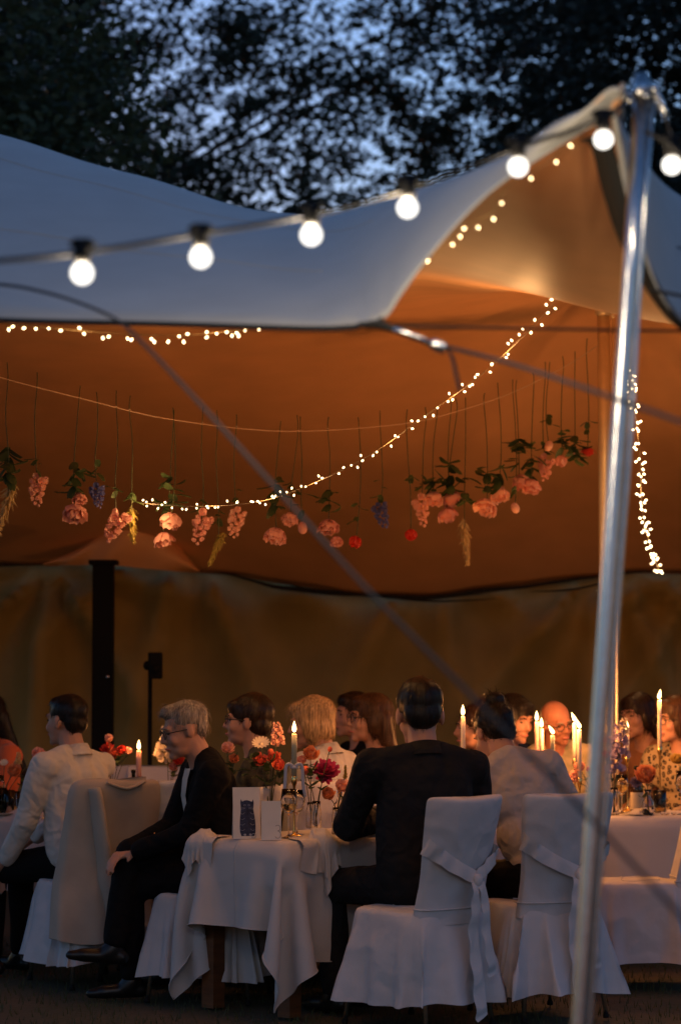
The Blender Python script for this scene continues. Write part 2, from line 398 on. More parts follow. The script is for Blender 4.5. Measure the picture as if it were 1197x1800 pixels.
# wide hem turned inward along the pole-side edge, its shadow laid in as black
_e = [P(1062,236,6.01), P(1074,244,6.03), P(1098,335,6.06), P(1130,442,6.1), P(1165,515,6.15), P(1200,570,6.2), P(1290,626,6.4)]
_i = [P(1020,246,6.05), P(1040,262,6.09), P(1060,340,6.14), P(1092,432,6.18), P(1146,524,6.22), P(1192,576,6.24), P(1290,640,6.42)]
band(crom(_e, 6), crom(_i, 6), 'hem')
for _k, _j0, _j1 in ((7, 0, 6*SU), (4, 0, 5*SU)):
    o = MB().tube([p + Vector((0, -0.004, 0.002)) for p in rows[_k][_j0:_j1]], 0.0022, 6).build('seam', m_out); into(o, tent)
# eyelet patch where the ring is tied
mb = MB(); mb.tube(crom([P(636,572,5.96), P(668,571,5.95), P(700,582,5.93)], 4), [0.012, 0.017, 0.021, 0.024, 0.025, 0.024, 0.021, 0.019, 0.017], 10, flat=0.45); into(mb.build('corner_patch', m_band), tent)

# ------------------------------------------------------------------ back wall of the tent
def wall_fold(x, z):
    d = 0.0
    for (ax, az, k, amp, s) in ((-2.05, 2.05, 9, 0.15, 0.4), (-1.1, 2.35, 10, 0.12, 1.2), (0.6, 2.2, 9, 0.11, 2.2), (1.9, 2.1, 11, 0.13, 0.9), (2.6, 2.0, 10, 0.1, 2.9)):
        dx, dz = x-ax, az-z+0.25; a = math.atan2(dx, max(dz, 0.05)); r = math.hypot(dx, dz)
        d += amp*(0.64-abs(math.sin(a*k*0.5+s))**0.8)*2.2*math.exp(-(dx/1.1)**2)*min(1, r/0.3)
    return d + 0.02*math.sin(x*3.1+0.4) + 0.012*math.sin(x*9+z*2)
tw = thing('tent_wall', 'olive brown fabric tent wall hanging in folds behind the guests', 'tent wall', (0, YB, 0))
NX, NZ = 150, 36; rows_w = []
for i in range(NZ+1):
    row = []
    for j in range(NX+1):
        px = -900 + 2900*j/NX; t = P(px, seam(px), YB); z = 0.0 + (t.z+0.05)*(i/NZ); f = wall_fold(t.x, z)*min(1, (t.z+0.05-z)/0.16+0.05)*min(1.0, 0.3+z)
        row.append(Vector((t.x, 0.12 - f, z)))
    rows_w.append(row)
mb = MB(); mb.grid(rows_w); wl = mb.build('fabric_wall', m_wall, tw)
# black strip along the seam stands in for shade under the roof overlap
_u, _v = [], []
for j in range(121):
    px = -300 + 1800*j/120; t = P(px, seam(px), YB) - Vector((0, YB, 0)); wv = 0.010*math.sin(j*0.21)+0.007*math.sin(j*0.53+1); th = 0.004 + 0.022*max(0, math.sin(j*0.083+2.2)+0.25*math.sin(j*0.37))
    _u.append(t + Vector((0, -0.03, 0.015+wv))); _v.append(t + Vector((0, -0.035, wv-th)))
mb = MB(); mb.grid([_u, _v]); mb.build('seam_shade', m_band, tw)
for pa, pb, wdt in (((305, 952), (352, 1003), 0.05), ((640, 1046), (480, 1018), 0.03), ((930, 1040), (1090, 1016), 0.04), ((640, 1046), (880, 1052), 0.035)):  # creases at the seam, their shade put in as black
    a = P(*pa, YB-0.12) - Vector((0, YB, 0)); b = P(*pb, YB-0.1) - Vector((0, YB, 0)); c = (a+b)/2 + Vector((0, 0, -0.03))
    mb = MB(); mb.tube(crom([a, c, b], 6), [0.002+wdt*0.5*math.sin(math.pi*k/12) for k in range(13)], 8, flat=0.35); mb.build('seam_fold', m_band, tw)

# raised fold of roof cloth over the black post
_t = crom([P(80,990,16.7), P(150,958,16.62), P(205,912,16.55), P(240,893,16.52), P(275,915,16.55), P(312,958,16.62), P(352,1004,16.7)], 6); _rw = []
for k in range(7):
    u = k/6; _rw.append([Vector((p.x*(1-u)+q.x*u, p.y-YB-0.10*math.sin(math.pi*u)+0.03*math.sin(p.x*20+u*3)*u, p.z*(1-u)+q.z*u)) for p, q in zip(_t, [P(a, seam(a)+4, 16.72) for a in np.linspace(80, 352, len(_t))])])
MB().grid(_rw).build('roof_fold', m_in, tw)
# ------------------------------------------------------------------ poles
m_steel = pr('galvanised_steel', (0.58, 0.58, 0.58), 0.26, metal=1.0, var=0.08, vscale=30, bump=0.05, bscale=80)
m_blackp = pr('black_painted_metal', (0.006, 0.006, 0.006), 0.7, spec=0.15)
m_gold = pr('aluminium_pole', (0.78, 0.66, 0.46), 0.42, metal=0.55, var=0.05)
top = P(1128,150,5.9); bot = P(1017,1800,5.78); dirp = (bot-top)/(bot.z-top.z); base = top + dirp*(0-top.z)
tp = thing('tent_pole', 'leaning galvanised steel corner pole propping up the tent peak', 'pole', base)
def rel(v): return v - base
mb = MB(); mb.tube([rel(base + (top-base)*k/6) for k in range(7)], 0.0195, 20); mb.build('tube', m_steel, tp)
sp = top + Vector((0, 0, 0.03)); mb = MB(); mb.tube([rel(top - Vector((0, 0, .06))), rel(sp)], 0.0165, 14); mb.build('spigot', m_steel, tp)
mb = MB(); mb.tube([rel(top-(top-base)*0.012), rel(top+(top-base)*0.004)], 0.0235, 18); mb.build('collar', m_steel, tp)
off = Vector((0.027, 0.0, 0)); mb = MB(); mb.tube([rel(base+(top-base)*(0.02+0.98*k/10)) + off + Vector((0.002*math.sin(k*2), 0.004, 0)) for k in range(11)], 0.0065, 8); mb.build('adjusting_rod', m_steel, tp)
mb = MB(); mb.lathe([(0.06, 0), (0.06, 0.012), (0.03, 0.016), (0.03, 0.05)], (0, 0, 0), 18); mb.build('foot_plate', m_steel, tp)
def link_ring(c, d, L, W, r, mat, par, name, org):
    x, y, z = frame(d); pts = []
    for k in range(25):
        a = 2*math.pi*k/24; s_ = math.copysign(abs(math.cos(a))**0.6, math.cos(a)); pts.append(c + z*(L*s_) + x*(W*math.sin(a)) - org)
    m_ = MB(); m_.tube(pts, r, 8, caps=False); return m_.build(name, mat, par)
link_ring(P(1158,178,5.88), P(1172,212,5.88)-P(1152,160,5.88), 0.045, 0.017, 0.006, m_steel, tp, 'shackle', base)
link_ring(P(1104,168,5.88), P(1094,176,5.88)-P(1112,160,5.88), 0.02, 0.013, 0.005, m_steel, tp, 'shackle', base)
for _q, _r in (((1150,155), .014), ((1107,176), .010), ((1096,162), .009), ((1136,168), .009)): MB().ell(rel(P(*_q, 5.87)), _r).build('bolt', m_steel, tp)
# strap from the shackle away to the side
m_strap = pr('grey_guy_strap', (0.03, 0.03, 0.034), 0.85, spec=0.2, bump=0.4, bscale=400)
o = MB().tube(crom([P(1170,212,5.88), P(1190,262,5.85), P(1230,330,5.8), P(1500,720,5.0), P(1750,1200,4.6)], 6), 0.008, 8, flat=0.4).build('guy_strap', m_strap)
tag(o, 'grey guy strap running from the shackle at the pole top', 'strap')
# inner poles
def ground_pole(name, label, pt, r, mat, lean=(0, 0)):
    b0 = Vector((pt.x+lean[0], pt.y+lean[1], 0)); t = thing(name, label, 'pole', b0)
    MB().tube([(pt-b0)*(k/4) for k in range(5)], r, 16).build('tube', mat, t); MB().lathe([(r*2, 0), (r*2, .01), (r*1.3, .012), (r*1.3, .04)], n=16).build('foot_plate', mat, t)
    MB().lathe([(r*1.0, -0.1), (r*1.35, -0.09), (r*1.35, -0.04), (r*1.0, -0.03)], pt-b0, 16).build('collar', mat, t); return t
ground_pole('tent_pole', 'shiny inner tent pole that the flower twine is tied to', P(1060, 524, 13.4), 0.036, m_gold)
ground_pole('tent_pole', 'thin inner tent rod close beside the shiny pole', P(1077, 528, 13.3), 0.010, m_gold)
pb = P(183, 992, 15.6); post = thing('tent_post', 'black square post against the olive tent wall', 'post', (pb.x, 15.6, 0))
MB().box((0, 0, pb.z/2), (0.066, 0.066, pb.z/2)).build('upright', m_blackp, post, smooth=False); MB().box((0, 0, 0.01), (0.12, 0.12, 0.01)).build('base_plate', m_blackp, post, smooth=False)
MB().box((0, 0, pb.z+0.012), (0.09, 0.09, 0.014)).build('head_plate', m_blackp, post, smooth=False)
_b = P(190, 1190, 15.53) - Vector((pb.x, 15.6, 0)); MB().lathe([(0.0, 0), (0.011, 0.002), (0.011, 0.008), (0.0, 0.01)], _b, 10, Matrix.Rotation(R(90), 3, 'X')).build('bolt', m_steel, post)
# loudspeaker on a stand
sb = P(268, 1170, 15.0); st = thing('loudspeaker', 'small black loudspeaker on a thin stand by the tent wall', 'speaker', (sb.x, 15.0, 0))
bm_ = MB(); bm_.box((0.022, 0, sb.z), (0.04, 0.05, 0.082)); o = bm_.build('cabinet', m_blackp, st, smooth=False); md = o.modifiers.new('b', 'BEVEL'); md.width = 0.01; md.segments = 3; applied(o)
MB().tube([(-0.012, 0, 0.05), (-0.012, 0, sb.z+0.08)], 0.014, 10).build('stand_tube', m_blackp, st)
MB().ell((-0.03, 0, sb.z), (0.026, 0.03, 0.03)).build('bracket', m_blackp, st)
for a in (90, 210, 330): MB().tube([(-0.012, 0, 0.45), (-0.012+0.35*math.cos(R(a)), 0.35*math.sin(R(a)), 0.0)], 0.009, 8).build('leg', m_blackp, st)
MB().lathe([(0.0, 0.0), (0.03, 0.0), (0.026, 0.006), (0.0, 0.002)], (0.022, -0.05, sb.z-0.02), 16, Matrix.Rotation(R(90), 3, 'X')).build('cone', m_blackp, st)

# ------------------------------------------------------------------ guy straps and ropes
def strap(name, label, pts, r, mat, flat=0.4, cat='rope', n=8):
    p = crom(pts, n); o = thing(name, label, cat, p[0]); MB().tube([q-p[0] for q in p], r, 8, flat=flat).build('webbing', mat, o); return o
long_pts = [P(-430,545,6.88), P(-160,492,6.4), P(0,500,6.15), P(80,514,6.0), P(150,536,5.9), P(205,562,5.8), P(250,602,5.7), P(340,697,5.55), P(480,852,5.3), P(640,1030,5.05), P(830,1225,4.75), P(1010,1410,4.5), P(1197,1612,4.25), P(1420,1860,3.95)]
_e = long_pts[-1]; _d = (long_pts[-1]-long_pts[-2]).normalized(); long_pts.append(_e + _d*(_e.z/-_d.z))
ls = strap('guy_rope', 'long slack grey guy rope slanting down in front of the guests', long_pts, 0.0058, m_strap, 0.7)
_p = long_pts[-1]-long_pts[0]; MB().tube([_p+Vector((0, 0, -0.15)), _p+Vector((0.03, 0, 0.06))], 0.012, 8).build('ground_peg', m_steel, ls)
strap('guy_rope', 'taut dark rope running level from the tent ring to the pole side', [P(676,573,5.96), P(900,577,6.1), P(1195,582,6.25), P(1500,586,6.4)], 0.0065, m_band, 0.6)
strap('guy_rope', 'faint dark rope slanting from the tent ring behind the steel pole', [P(786,610,5.9), P(900,640,5.6), P(1050,690,5.2), P(1197,742,4.85), P(1500,850,4.2)], 0.0085, m_strap, 0.6)
strap('guy_rope', 'thin cord crossing the outside of the pole-side roof, upper one', [P(1100,412,6.5), P(1150,424,6.55), P(1230,444,6.6), P(1400,480,6.8)], 0.0022, m_band, 1)
strap('guy_rope', 'thicker cord crossing the outside of the pole-side roof, lower one', [P(1140,509,6.12), P(1197,520,6.12), P(1300,540,6.2), P(1400,560,6.4)], 0.0045, m_band, 1)
# tensioner ring with strap end
m_ring = pr('polished_ring', (0.9, 0.9, 0.9), 0.22, metal=1.0)
tr = thing('strap_tensioner', 'chromed oval ring and buckle tied to the low tent corner', 'ring', P(720,590,5.9)); org = P(720,590,5.9)
link_ring(P(722,590,5.9), P(748,600,5.9)-P(694,580,5.9), 0.042, 0.017, 0.0058, m_ring, tr, 'oval_ring', org)
mb = MB(); mb.tube([P(757,603,5.9)-org, P(763,605,5.9)-org, P(778,611,5.9)-org, P(784,614,5.9)-org], [0.012, 0.0155, 0.0155, 0.011], 12); mb.build('buckle', m_ring, tr)
mb = MB(); mb.tube([P(742,597,5.9)-org, P(762,606,5.9)-org], 0.008, 8); mb.build('loop', m_band, tr)
mb = MB(); mb.tube(crom([P(778,610,5.9)-org, P(792,622,5.89)-org, P(800,650,5.88)-org, P(808,688,5.88)-org], 5), 0.011, 8, flat=0.25); mb.build('strap_tail', m_strap, tr)

# ================================================================== LIGHTS THAT SHOW
WARM = (1.0, 0.50, 0.18); FEST = (1.0, 0.78, 0.52)
m_globe = glow('milky_lit_globe', (1.0, 0.95, 0.86), 3.2, 0.45); m_rubber = pr('black_rubber', (0.012, 0.012, 0.012), 0.85, spec=0.2)
bul = [(145,480,4.95,.0225), (353,452,5.05,.0222), (547,413,5.15,.0222), (716,365,5.28,.022), (910,293,5.45,.022), (1060,245,5.62,.022), (1180,290,5.62,.022)]
cab = [P(-260,470,4.75), P(-60,462,4.85), P(132,446,4.95), P(342,413,5.05), P(540,379,5.15), P(712,333,5.28), P(903,262,5.45), P(1052,212,5.62), P(1104,172,5.84)]
fest = thing('festoon_lights', 'festoon string of round white lit bulbs strung to the pole top', 'string lights', cab[-1]); org = cab[-1]
MB().tube([q-org for q in crom(cab, 8)], 0.0055, 8).build('cable', m_rubber, fest)
cab2 = [P(1135,232,5.82), P(1175,252,5.6), P(1240,300,5.5), P(1400,330,5.3)]
MB().tube([q-org for q in crom(cab2, 6)], 0.0055, 8).build('cable', m_rubber, fest)
for k, (x, y, Y, r) in enumerate(bul):
    c = P(x, y, Y)-org; t = c + Vector((0, 0, r*1.25))
    MB().lathe([(0.0, 0.034), (0.015, 0.033), (0.018, 0.02), (0.0175, 0.0), (0.013, -0.008), (0.0, -0.008)], t, 14).build('socket', m_rubber, fest)
    MB().tube([t+Vector((-0.026, 0, 0.03)), t+Vector((-0.014, 0, 0.034)), t+Vector((0.014, 0, 0.034)), t+Vector((0.026, 0, 0.03))], [0.006, 0.011, 0.011, 0.006], 10).build('cable_clamp', m_rubber, fest)
    MB().ell(c, r, n=20, m=14).build('bulb', m_globe, fest); point_light(fest, c, (11.0, 14.0, 22.0, 22.0, 3.0, 2.6, 2.6)[k], FEST, r*0.8)
m_fairy = glow('lit_fairy_bulb', (1.0, 0.72, 0.36), 9.0); m_wire = pr('clear_wire', (0.35, 0.3, 0.18), 0.4)
fb = MB().ell((0, 0, 0), (0.0045, 0.0045, 0.0065), n=8, m=6).build('bulb', m_fairy); fairy_mesh = fb.data; bpy.data.objects.remove(fb)
def fairy(label, pts, count, jit, power, nl, seed, size=1.0, pend=0.014, bunch=None):
    rg = random.Random(seed); line = crom(pts, 14); org = line[0]; t = thing('fairy_lights', label, 'string lights', org)
    MB().tube([q-org for q in line], 0.0009, 5).build('wire', m_wire, t)
    for k in range(count):
        u = (k+rg.uniform(0.1, 0.9))/count
        if bunch: u = bunch(u)
        f = u*(len(line)-1); i = min(int(f), len(line)-2); p = line[i].lerp(line[i+1], f-i)
        d = Vector((rg.gauss(0, 1), rg.gauss(0, 1), rg.gauss(0, 1)+jit)).normalized()
        o = bpy.data.objects.new('bulb', fairy_mesh); link(o, t); o.location = p-org + d*pend; o.rotation_euler = d.to_track_quat('Z', 'Y').to_euler(); o.scale = (size,)*3
    for k in range(nl):
        f = (k+1.6)/(nl+0.8)*(len(line)-1); i = int(f); q = line[i]-org; point_light(t, q + Vector((0, -0.02, -0.03)), power/nl, WARM, 0.05)
    return t
fairy('fairy lights hanging in a shallow sag behind the straight front edge of the tent', [P(-330,470,8.05), P(-180,545,8.0), P(0,567,8.0), P(150,582,8.0), P(300,590,8.0), P(400,582,8.0), P(450,572,8.05), P(520,500,8.1)], 52, -0.5, 4, 3, 1, 0.9, 0.022)
fairy('fairy lights swooping from the tent peak down across the hanging flowers', [P(1000,500,8.6), P(940,570,8.9), P(850,655,9.3), P(760,722,9.7), P(640,806,10.2), P(520,862,10.7), P(440,884,11.0), P(340,890,11.4), P(245,884,11.8)], 84, 0, 29, 7, 2, 0.88, 0.02)
fairy('fairy lights bunching down the tent side beyond the steel pole', [P(1100,500,11.3), P(1106,640,11.6), P(1112,700,12.0), P(1124,800,12.6), P(1128,890,13.3), P(1142,960,13.9), P(1160,1008,14.3)], 90, 0, 14, 5, 3, 1.3, 0.026, lambda u: 0.12+0.88*u**0.75)
fairy('few fairy lights tucked along the tent edge below the pole top', [P(998,243,6.1), P(966,284,6.15), P(895,326,6.2), P(866,372,6.25), P(822,396,6.3), P(798,412,6.35), P(748,460,6.45)], 11, -1, 0.6, 2, 4, 0.7, 0.018)
# ================================================================== TABLES, CHAIRS AND WHAT STANDS ON THEM
TH = 0.75
m_cloth = pr('white_table_linen', (0.50, 0.475, 0.46), 0.85, sheen=0.1, var=0.03, vscale=3, bump=0.12, bscale=220)
_n = m_cloth.node_tree; _tc = _n.nodes.new('ShaderNodeTexCoord'); _sx = _n.nodes.new('ShaderNodeSeparateXYZ'); _n.links.new(_tc.outputs['Object'], _sx.inputs[0]); _ab = _n.nodes.new('ShaderNodeMath'); _ab.operation = 'ABSOLUTE'; _n.links.new(_sx.outputs[1], _ab.inputs[0])
_mr = _n.nodes.new('ShaderNodeMapRange'); _mr.inputs[1].default_value = 0.0; _mr.inputs[2].default_value = 0.007; _mr.inputs[3].default_value = 1.0; _mr.inputs[4].default_value = 0.0; _n.links.new(_ab.outputs[0], _mr.inputs[0])
_bp = _n.nodes.new('ShaderNodeBump'); _bp.inputs['Strength'].default_value = 0.8; _bp.inputs['Distance'].default_value = 0.004; _n.links.new(_mr.outputs[0], _bp.inputs['Height'])
_ob = [x for x in _n.nodes if x.type == 'BUMP' and x != _bp][0]; _n.links.new(_ob.outputs[0], _bp.inputs['Normal']); _n.links.new(_bp.outputs[0], _n.nodes['Principled BSDF'].inputs['Normal'])
m_cover = pr('white_chair_cover', (0.54, 0.53, 0.54), 0.8, sheen=0.1, var=0.03, vscale=6, bump=0.35, bscale=14)
crumple(m_cover, 6.0, 0.45, 0.03); crumple(m_cloth, 5.0, 0.22, 0.03)
m_wood = pr('brown_table_wood', (0.12, 0.045, 0.014), 0.55, var=0.35, vscale=6, bump=0.2, bscale=30, stretch=(1, 1, 6))
m_chrome = pr('chromed_tube', (0.85, 0.85, 0.85), 0.1, metal=1.0)
def table(label, clabel, corner, ang, L, W, ov_end, ov_side, dx, steps, seed, group='dining tables'):
    """corner: near corner on the ground; long axis along ang (radians), width to its left"""
    a = Vector((math.cos(ang), math.sin(ang), 0)); e = Vector((-a.y, a.x, 0)); c = Vector((*corner, 0)) + a*(L/2) + e*(W/2)
    t = thing('dining_table', label, 'table', c, ang, group); t['label'] = label
    MB().box((0, 0, TH-0.034), (L/2-0.045, W/2-0.045, 0.014)).build('tabletop', m_wood, t, smooth=False)
    for sx in (-1, 1):
        for sy in (-1, 1): MB().box((sx*(L/2-0.10), sy*(W/2-0.07), (TH-0.05)/2), (0.036, 0.036, (TH-0.05)/2-0.001)).build('leg', m_wood, t, smooth=False)
    for sy in (-1, 1): MB().box((0, sy*(W/2-0.07), TH-0.11), (L/2-0.14, 0.012, 0.064)).build('apron', m_wood, t, smooth=False)
    for sx in (-1, 1): MB().box((sx*(L/2-0.10), 0, TH-0.11), (0.012, W/2-0.11, 0.064)).build('apron', m_wood, t, smooth=False)
    nx = int((L+2*ov_end)/dx)+1; ny = int((W+2*ov_side)/dx)+1
    xs = (np.arange(nx)-(nx-1)/2)*dx; ys = (np.arange(ny)-(ny-1)/2)*dx
    p = np.zeros((nx, ny, 3)); p[..., 0] = xs[:, None]; p[..., 1] = ys[None, :]; p[..., 2] = TH+0.006
    pin = (np.abs(p[..., 0]) < L/2-dx) & (np.abs(p[..., 1]) < W/2-dx)
    q = drape(nx, ny, dx, p, pin, box_collider(L/2, W/2, TH), steps, 22, 0.95, 0.6, seed=seed)
    # pressed fold lines keep a faint ridge
    q[..., 2] += 0.0015*np.exp(-(p[..., 1]/0.006)**2)
    o = cloth_object('tablecloth', q, m_cloth); o.location = c; o.rotation_euler = (0, 0, ang); tag(o, clabel, 'tablecloth', 'white tablecloths')
    _q = [q[0, j] for j in range(ny)] + [q[i, ny-1] for i in range(1, nx)] + [q[nx-1, j] for j in range(ny-2, -1, -1)] + [q[i, 0] for i in range(nx-2, -1, -1)]; MB().tube([Vector(v) for v in _q], 0.003, 6, caps=False).build('hem', m_cloth, o)
    return t
AX = math.atan2(0.75, 0.66)
N3 = Vector((-0.235, 10.48, 0)); A3 = Vector((0.66, 0.75, 0)).normalized(); E3 = Vector((-A3.y, A3.x, 0))
table('wooden table under a white cloth bearing the number three card', 'white cloth with a long drooping corner on the table with the number three card', (N3.x, N3.y), AX, 1.95, 0.60, 0.35, 0.49, 0.028, 160, 1)
table('long table with the brown bottle and the leopard print guest behind it', 'white cloth on the table with the brown bottle and delphiniums', (0.95, 12.45), R(1.5), 2.4, 0.70, 0.4, 0.34, 0.035, 90, 2)
table('long table behind the man in the white shirt', 'white cloth on the table behind the man in the white shirt', (-3.1, 12.42), R(-0.5), 2.6, 0.70, 0.4, 0.34, 0.035, 90, 3)

# ------------------------------------------------------------------ slip-covered chairs with sashes
def rrect(hx, hy, r, n=48):
    """rounded rectangle outline, n points, starting at angle 0"""
    out = []
    for k in range(n):
        a = 2*math.pi*k/n; c, s_ = math.cos(a), math.sin(a); e = 2.0/ r
        out.append((hx*math.copysign(abs(c)**e, c), hy*math.copysign(abs(s_)**e, s_), a))
    return out
def back_y(z): return -0.215 - 0.11*max(0, z-0.5)/0.46
def chair(label, x, y, face, sash=True, seed=0, hem=0.115, grp='white covered chairs'):
    rg = random.Random(seed); t = thing('dining_chair', label, 'chair', (x, y, 0), R(face-90), grp)
    # back cover: loft of rounded rectangles, wider at the top
    rows = []; NB = 44
    for z, wx, th in ((0.44, 0.20, 0.035), (0.50, 0.195, 0.032), (0.60, 0.19, 0.030), (0.70, 0.197, 0.030), (0.80, 0.208, 0.030), (0.88, 0.216, 0.030), (0.935, 0.220, 0.029), (0.952, 0.219, 0.026), (0.962, 0.212, 0.016), (0.965, 0.19, 0.004)):
        r = []
        for (ox, oy, a) in rrect(wx, th, 5.5, NB):
            cu = 0.055*(ox/0.22)**2                      # back curves round the sitter
            dz = 0.012*(ox/0.22)**2 if z > 0.9 else 0
            f = 0.005*math.sin(ox*38 + z*9 + seed) * max(0, 1-abs(z-0.66)/0.2)*(1 if oy < 0 else 0.3)
            r.append((ox, back_y(z)+oy+cu+f, z+dz))
        rows.append(r)
    mb = MB(); mb.grid(rows, True); mb.poly(rows[-1]); o = mb.build('back_cover', m_cover, t)
    md = o.modifiers.new('s', 'SUBSURF'); md.levels = md.render_levels = 1; applied(o); displace(o, 0.0022, 26, seed+3)
    # seat and skirt
    rows = []; NS = 200; ph = [rg.uniform(0, 6.28) for _ in range(6)]; kk = [rg.choice((5, 6, 7)), rg.choice((9, 10, 11)), rg.choice((14, 15, 17))]
    pleats = [(rg.uniform(0, 6.283), rg.uniform(0.035, 0.075), rg.uniform(0.025, 0.055)) for _ in range(9)] + [(R(225+rg.uniform(-6, 6)), 0.05, 0.04), (R(315+rg.uniform(-6, 6)), 0.05, 0.04)]
    zs = [0.492, 0.486, 0.47, 0.44, 0.39, 0.33, 0.27, 0.21, 0.15, hem]
    for i, z in enumerate(zs):
        q = max(0.0, (0.47-z)/(0.47-hem)); r = []
        for (ox, oy, a) in rrect(0.205+0.050*q, 0.225+0.05*q, 5.0-1.4*q, NS):
            f = 1.5*(0.020*math.sin(kk[0]*a+ph[0]+0.8*q)+0.016*math.sin(kk[1]*a+ph[1]+0.5*q)+0.007*math.sin(kk[2]*a+ph[2]))*q**1.15
            cr = 0.026*q*max(0, abs(math.cos(a)*math.sin(a))*2)**5      # corner pleats
            f = max(f, -0.02*q)
            for (pa, pw_, ph_) in pleats:
                da = (a-pa+math.pi) % (2*math.pi)-math.pi; f += q*ph_*math.exp(-(da/pw_)**2)*(1+0.6*math.tanh(da/pw_*3))
            rr = math.hypot(ox, oy); s_ = 1 + (f+cr)/rr
            inner = {0: 0.90, 1: 0.97}.get(i, 1.0)
            yb = -0.012 if math.sin(a) < -0.5 and i > 1 else 0.0
            dz = 0.012*math.sin(3*a+ph[3])*q if i == len(zs)-1 else 0
            r.append((ox*s_*inner, oy*s_*inner + yb, z+dz))
        rows.append(r)
    mb = MB(); top = [(0.0, 0.0, 0.497)]; ring0 = [tuple(c*0.45 if k < 2 else c+0.004 for k, c in enumerate(p)) for p in rows[0]]
    mb.grid([ring0]+rows, True); mb.poly(ring0[::-1]); o = mb.build('seat_cover', m_cover, t)
    displace(o, 0.011, 11, seed+11); displace(o, 0.004, 27, seed+12)
    _hv = [v.co.copy() for v in o.data.vertices][-NS:]; MB().tube(_hv+[_hv[0]], 0.0032, 6, caps=False).build('hem', m_cover, t)
    mb = MB(); pts = [(ox*1.01, back_y(0.5)+oy*1.12+0.05*(ox/0.22)**2-0.002, 0.505) for ox, oy, a in rrect(0.196, 0.034, 5.5, NB)]; mb.tube(pts+[pts[0]], 0.0035, 6, caps=False); mb.build('seam', m_cover, t)
    for sx, sy in ((-1, -1), (1, -1), (-1, 1), (1, 1)):
        l = MB(); l.tube([(sx*0.17, sy*0.19, 0.42), (sx*0.205, sy*0.235, 0.012)], 0.0105, 10); g = l.build('leg', m_chrome, t)
        MB().tube([(sx*0.2045, sy*0.2345, 0.016), (sx*0.205, sy*0.236, 0.0)], 0.014, 10).build('foot_cap', m_rubber, g)
    if sash:
        def rib(pts, wd, name, twist=0.0):
            ps = crom(pts, 8); a_, b_ = [], []; k = len(ps)
            for i, p in enumerate(ps):
                d = (ps[min(i+1, k-1)]-ps[max(i-1, 0)]).normalized(); n = Vector((p.x*(14 if abs(p.x) > 0.17 else 1.5), -1, 0.1)); s_ = d.cross(n).normalized(); wv = wd(i/(k-1)) if callable(wd) else wd
                a_.append(p + s_*wv + Vector((0, 0.006*math.sin(i*0.9+seed), 0))); b_.append(p - s_*wv)
            m_ = MB(); m_.grid([a_, [(u+v)/2 + Vector((0, -0.004, 0)) for u, v in zip(a_, b_)], b_]); o_ = m_.build(name, m_cover, t)
            return o_
        kx, kz = 0.03, 0.625; yk = back_y(kz)-0.062
        rib([(-0.20, back_y(.76)+0.055, 0.775), (-0.214, back_y(.75)+0.02, 0.765), (-0.175, back_y(.73)-0.012, 0.735), (-0.08, back_y(.68)-0.04, 0.68), (kx-0.005, yk, kz+0.01)], lambda u: 0.040-0.012*u, 'sash')
        rib([(0.20, back_y(.76)+0.055, 0.735), (0.212, back_y(.75)+0.02, 0.73), (0.175, back_y(.72)-0.012, 0.71), (0.11, back_y(.68)-0.034, 0.67), (kx+0.005, yk, kz+0.01)], lambda u: 0.030-0.006*u, 'sash')
        o = MB().ell((kx, yk-0.006, kz), (0.026, 0.016, 0.028)).build('knot', m_cover, t); displace(o, 0.003, 60, seed)
        yo = -0.30
        rib([(kx-0.012, yk-0.010, kz-0.01), (kx-0.022, yk-0.018, 0.52), (kx-0.03, yo-0.015, 0.40), (kx-0.022, yo-0.03, 0.25), (kx-0.012, yo-0.04, 0.10), (kx, yo-0.035, 0.055)], lambda u: 0.024+0.016*u, 'sash_tail')
        rib([(kx+0.012, yk-0.014, kz-0.01), (kx+0.03, yk-0.024, 0.52), (kx+0.04, yo-0.028, 0.40), (kx+0.055, yo-0.04, 0.28), (kx+0.062, yo-0.035, 0.225)], lambda u: 0.022+0.012*u, 'sash_tail')
    return t
chair('white covered chair with tied sash under the man in the dark suit', 0.33, 10.38, 135, True, 1)
chair('white covered chair with tied sash under the woman with the hair bun', 0.86, 10.70, 116, True, 2)
chair('white covered chair standing sideways at the table with the brown bottle', 1.44, 11.72, 176, False, 3, 0.12)
chair('white covered chair with a beige jacket hung over its back', -1.21, 11.80, 122, False, 4)
chair('white covered chair under the grey haired man', -0.60, 11.22, 168, False, 5)
chair('empty white covered chair behind the grey haired man, its back turned', -0.93, 12.02, 84, False, 6)
chair('candlelit empty chair facing out at the far side of the table, beside the candle', -0.98, 13.42, 270, False, 7)
chair('candlelit empty chair facing out behind the small brown bottle', -1.33, 13.45, 272, False, 8)
chair('white covered chair under the boy in the dark floral shirt', -0.36, 11.86, 150, False, 9)
chair('white covered chair under the blonde guest in white', 0.03, 12.22, 150, False, 10)

